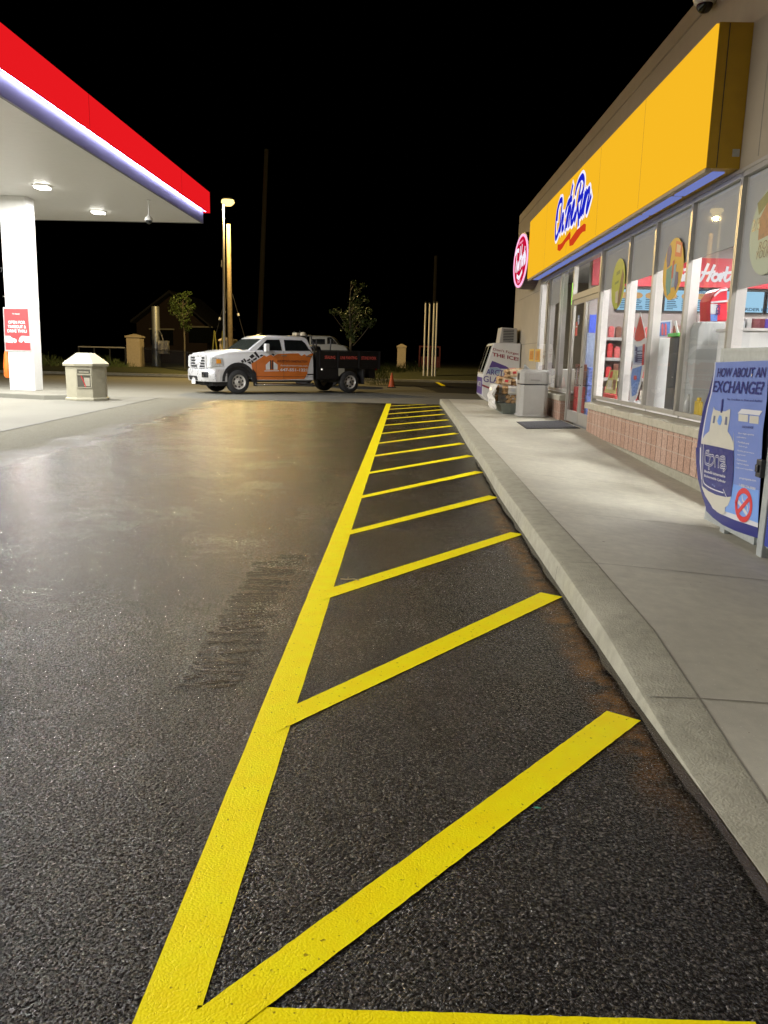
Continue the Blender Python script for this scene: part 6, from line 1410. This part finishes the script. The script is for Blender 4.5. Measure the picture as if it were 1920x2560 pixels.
# shrubs
def shrub(px, py, Y, rw, rh, lab, seed, n=500, zb=0.0):
    random.seed(seed); p = at(px,py,1,Y); r_ = root('shrub', (p.x,Y,zb), lab, 'shrub', 'low shrubs along the lot edge'); lb = MB()
    for k in range(n):
        a_ = random.uniform(0,2*math.pi); q = random.random()**.5; x_ = p.x+rw*q*math.cos(a_); y_ = Y+rw*.6*q*math.sin(a_); z_ = zb+rh*random.random()*(1.15-q*.7)
        d = Vector((random.gauss(0,.4),random.gauss(0,.4),1)).normalized(); l_ = random.uniform(.12,.3); s_ = d.orthogonal().normalized()*.015
        o_ = Vector((x_,y_,z_)); lb.face([o_-s_, o_+s_, o_+d*l_+s_*.2, o_+d*l_-s_*.2])
    lb.build('foliage', M['leafA'], r_)
shrub(120,890,58,2.2,1.0,'dark low shrub just right of the canopy column',31, 900, .1)
shrub(250,895,58,2.6,1.0,'dark low shrub behind the beige waste bin',32, 900, .1)
shrub(965,912,56,1.5,.8,'tufty shrub left of the lone stone pillar',33, 800, .3)
shrub(1035,915,57,1.7,.8,'tufty shrub between the lone pillar and the pipes',34, 800, .4)
# dirt and plants heap behind the truck tail
shrub(945,945,44,.8,.9,'leafy weeds at the tail of the black flatbed',35, 400, 0)
# four vent pipes
for k, (xt, xb2, yt_, yb2) in enumerate(((1052,1033,268,885),(1088,1065,275,890),(1126,1107,270,892),(1152,1133,268,885))):
    T_, B_ = at(*fE(xt,yt_),1,54), at(*fE(xb2,yb2),1,54); zb_ = lz(B_.x,54)
    r_ = root('vent_pipe', (T_.x,54,zb_), ('first','second','third','fourth')[k]+' from the left of the four thin white upright pipes', 'pipe', 'thin white vent pipes on the grass')
    b = MB(); b.tube([(T_.x,54,zb_-.1),(T_.x,54,T_.z)], .055, 10); b.build('pipe', M['white'], r_, smooth=True)
    b = MB(); b.lathe([(.07,T_.z),(.075,T_.z+.06),(.02,T_.z+.1)], (T_.x,54,0), 10); b.build('cap', M['darksteel'], r_)
# red goal-like frame
A_, B_ = at(*fE(1000,650),1,66), at(*fE(1175,650),1,66); zb_ = at(*fE(1000,825),1,66).z
r_ = root('metal_rack', ((A_.x+B_.x)/2,66,zb_), 'dark red metal frame standing behind the white pipes', 'frame')
b = MB(); b.box(A_.x-.06,A_.x+.06,66,66.12,zb_-.4,A_.z); b.box(B_.x-.06,B_.x+.06,66,66.12,zb_-.4,A_.z); b.box(A_.x-.06,B_.x+.06,66,66.12,A_.z+.001,A_.z+.13); b.box((A_.x+B_.x)/2-.05,(A_.x+B_.x)/2+.05,66.01,66.11,zb_-.4,A_.z); b.box(A_.x+.07,B_.x-.07,66.13,66.15,zb_-.4,zb_+.9); b.build('frame', mat('frame_red',(.09,.012,.012),.5,var=.2), r_)
# traffic cone
Yk = 41; p = at(*fE(757,990),1,Yk); 
r_ = root('traffic_cone', (p.x,Yk,0), 'small orange traffic cone behind the flatbed', 'cone'); zt_ = at(*fE(757,870),1,Yk).z
b = MB(); b.box(p.x-.22,p.x+.22,Yk-.22,Yk+.22,0,.04); b.build('base', M['black'], r_)
b = MB(); b.lathe([(.17,.04),(.16,.08),(.03,zt_-.02),(.01,zt_)], (p.x,Yk,0), 20); b.build('cone', mat('cone_orange',(.75,.14,.04),.5,var=.1), r_, smooth=True)
# leaf and twig debris near the stripes
random.seed(9)
def bit(px, py, lab, col_, s_):
    p = at(px,py,2,.012); b = MB()
    a_ = random.uniform(0,3); 
    b.prism([Vector((p.x+s_*math.cos(a_+t)*(1 if k%2 else .35), p.y+s_*math.sin(a_+t)*(1 if k%2 else .35), .012)) for k, t in enumerate((0,1.6,3.14,4.7))], (0,0,.003)); 
    tag(b.build('litter_scrap', mat('scrap_%d'%px,col_,.6)), lab, 'scrap')
bit(1343,2020,'tiny green scrap on the asphalt below the big diagonal stripe',(.04,.35,.2),.012)
b = MB(); q0, q1, q2_, q3 = [at(700+x/2.074,1300+y/2.074,2,.012) for x,y in ((313,305),(350,308),(380,305),(410,312))]
b.tube([q0,q1,q2_,q3], .004, 5); b.tube([q1, at(700+355/2.074,1300+295/2.074,2,.02)], .003, 5); tag(b.build('twig', mat('twig_wood',(.4,.3,.15),.8)), 'small dry forked twig beside the third diagonal stripe', 'twig')
for o in list(bpy.data.objects):
    if '_o' in o: del o['_o']
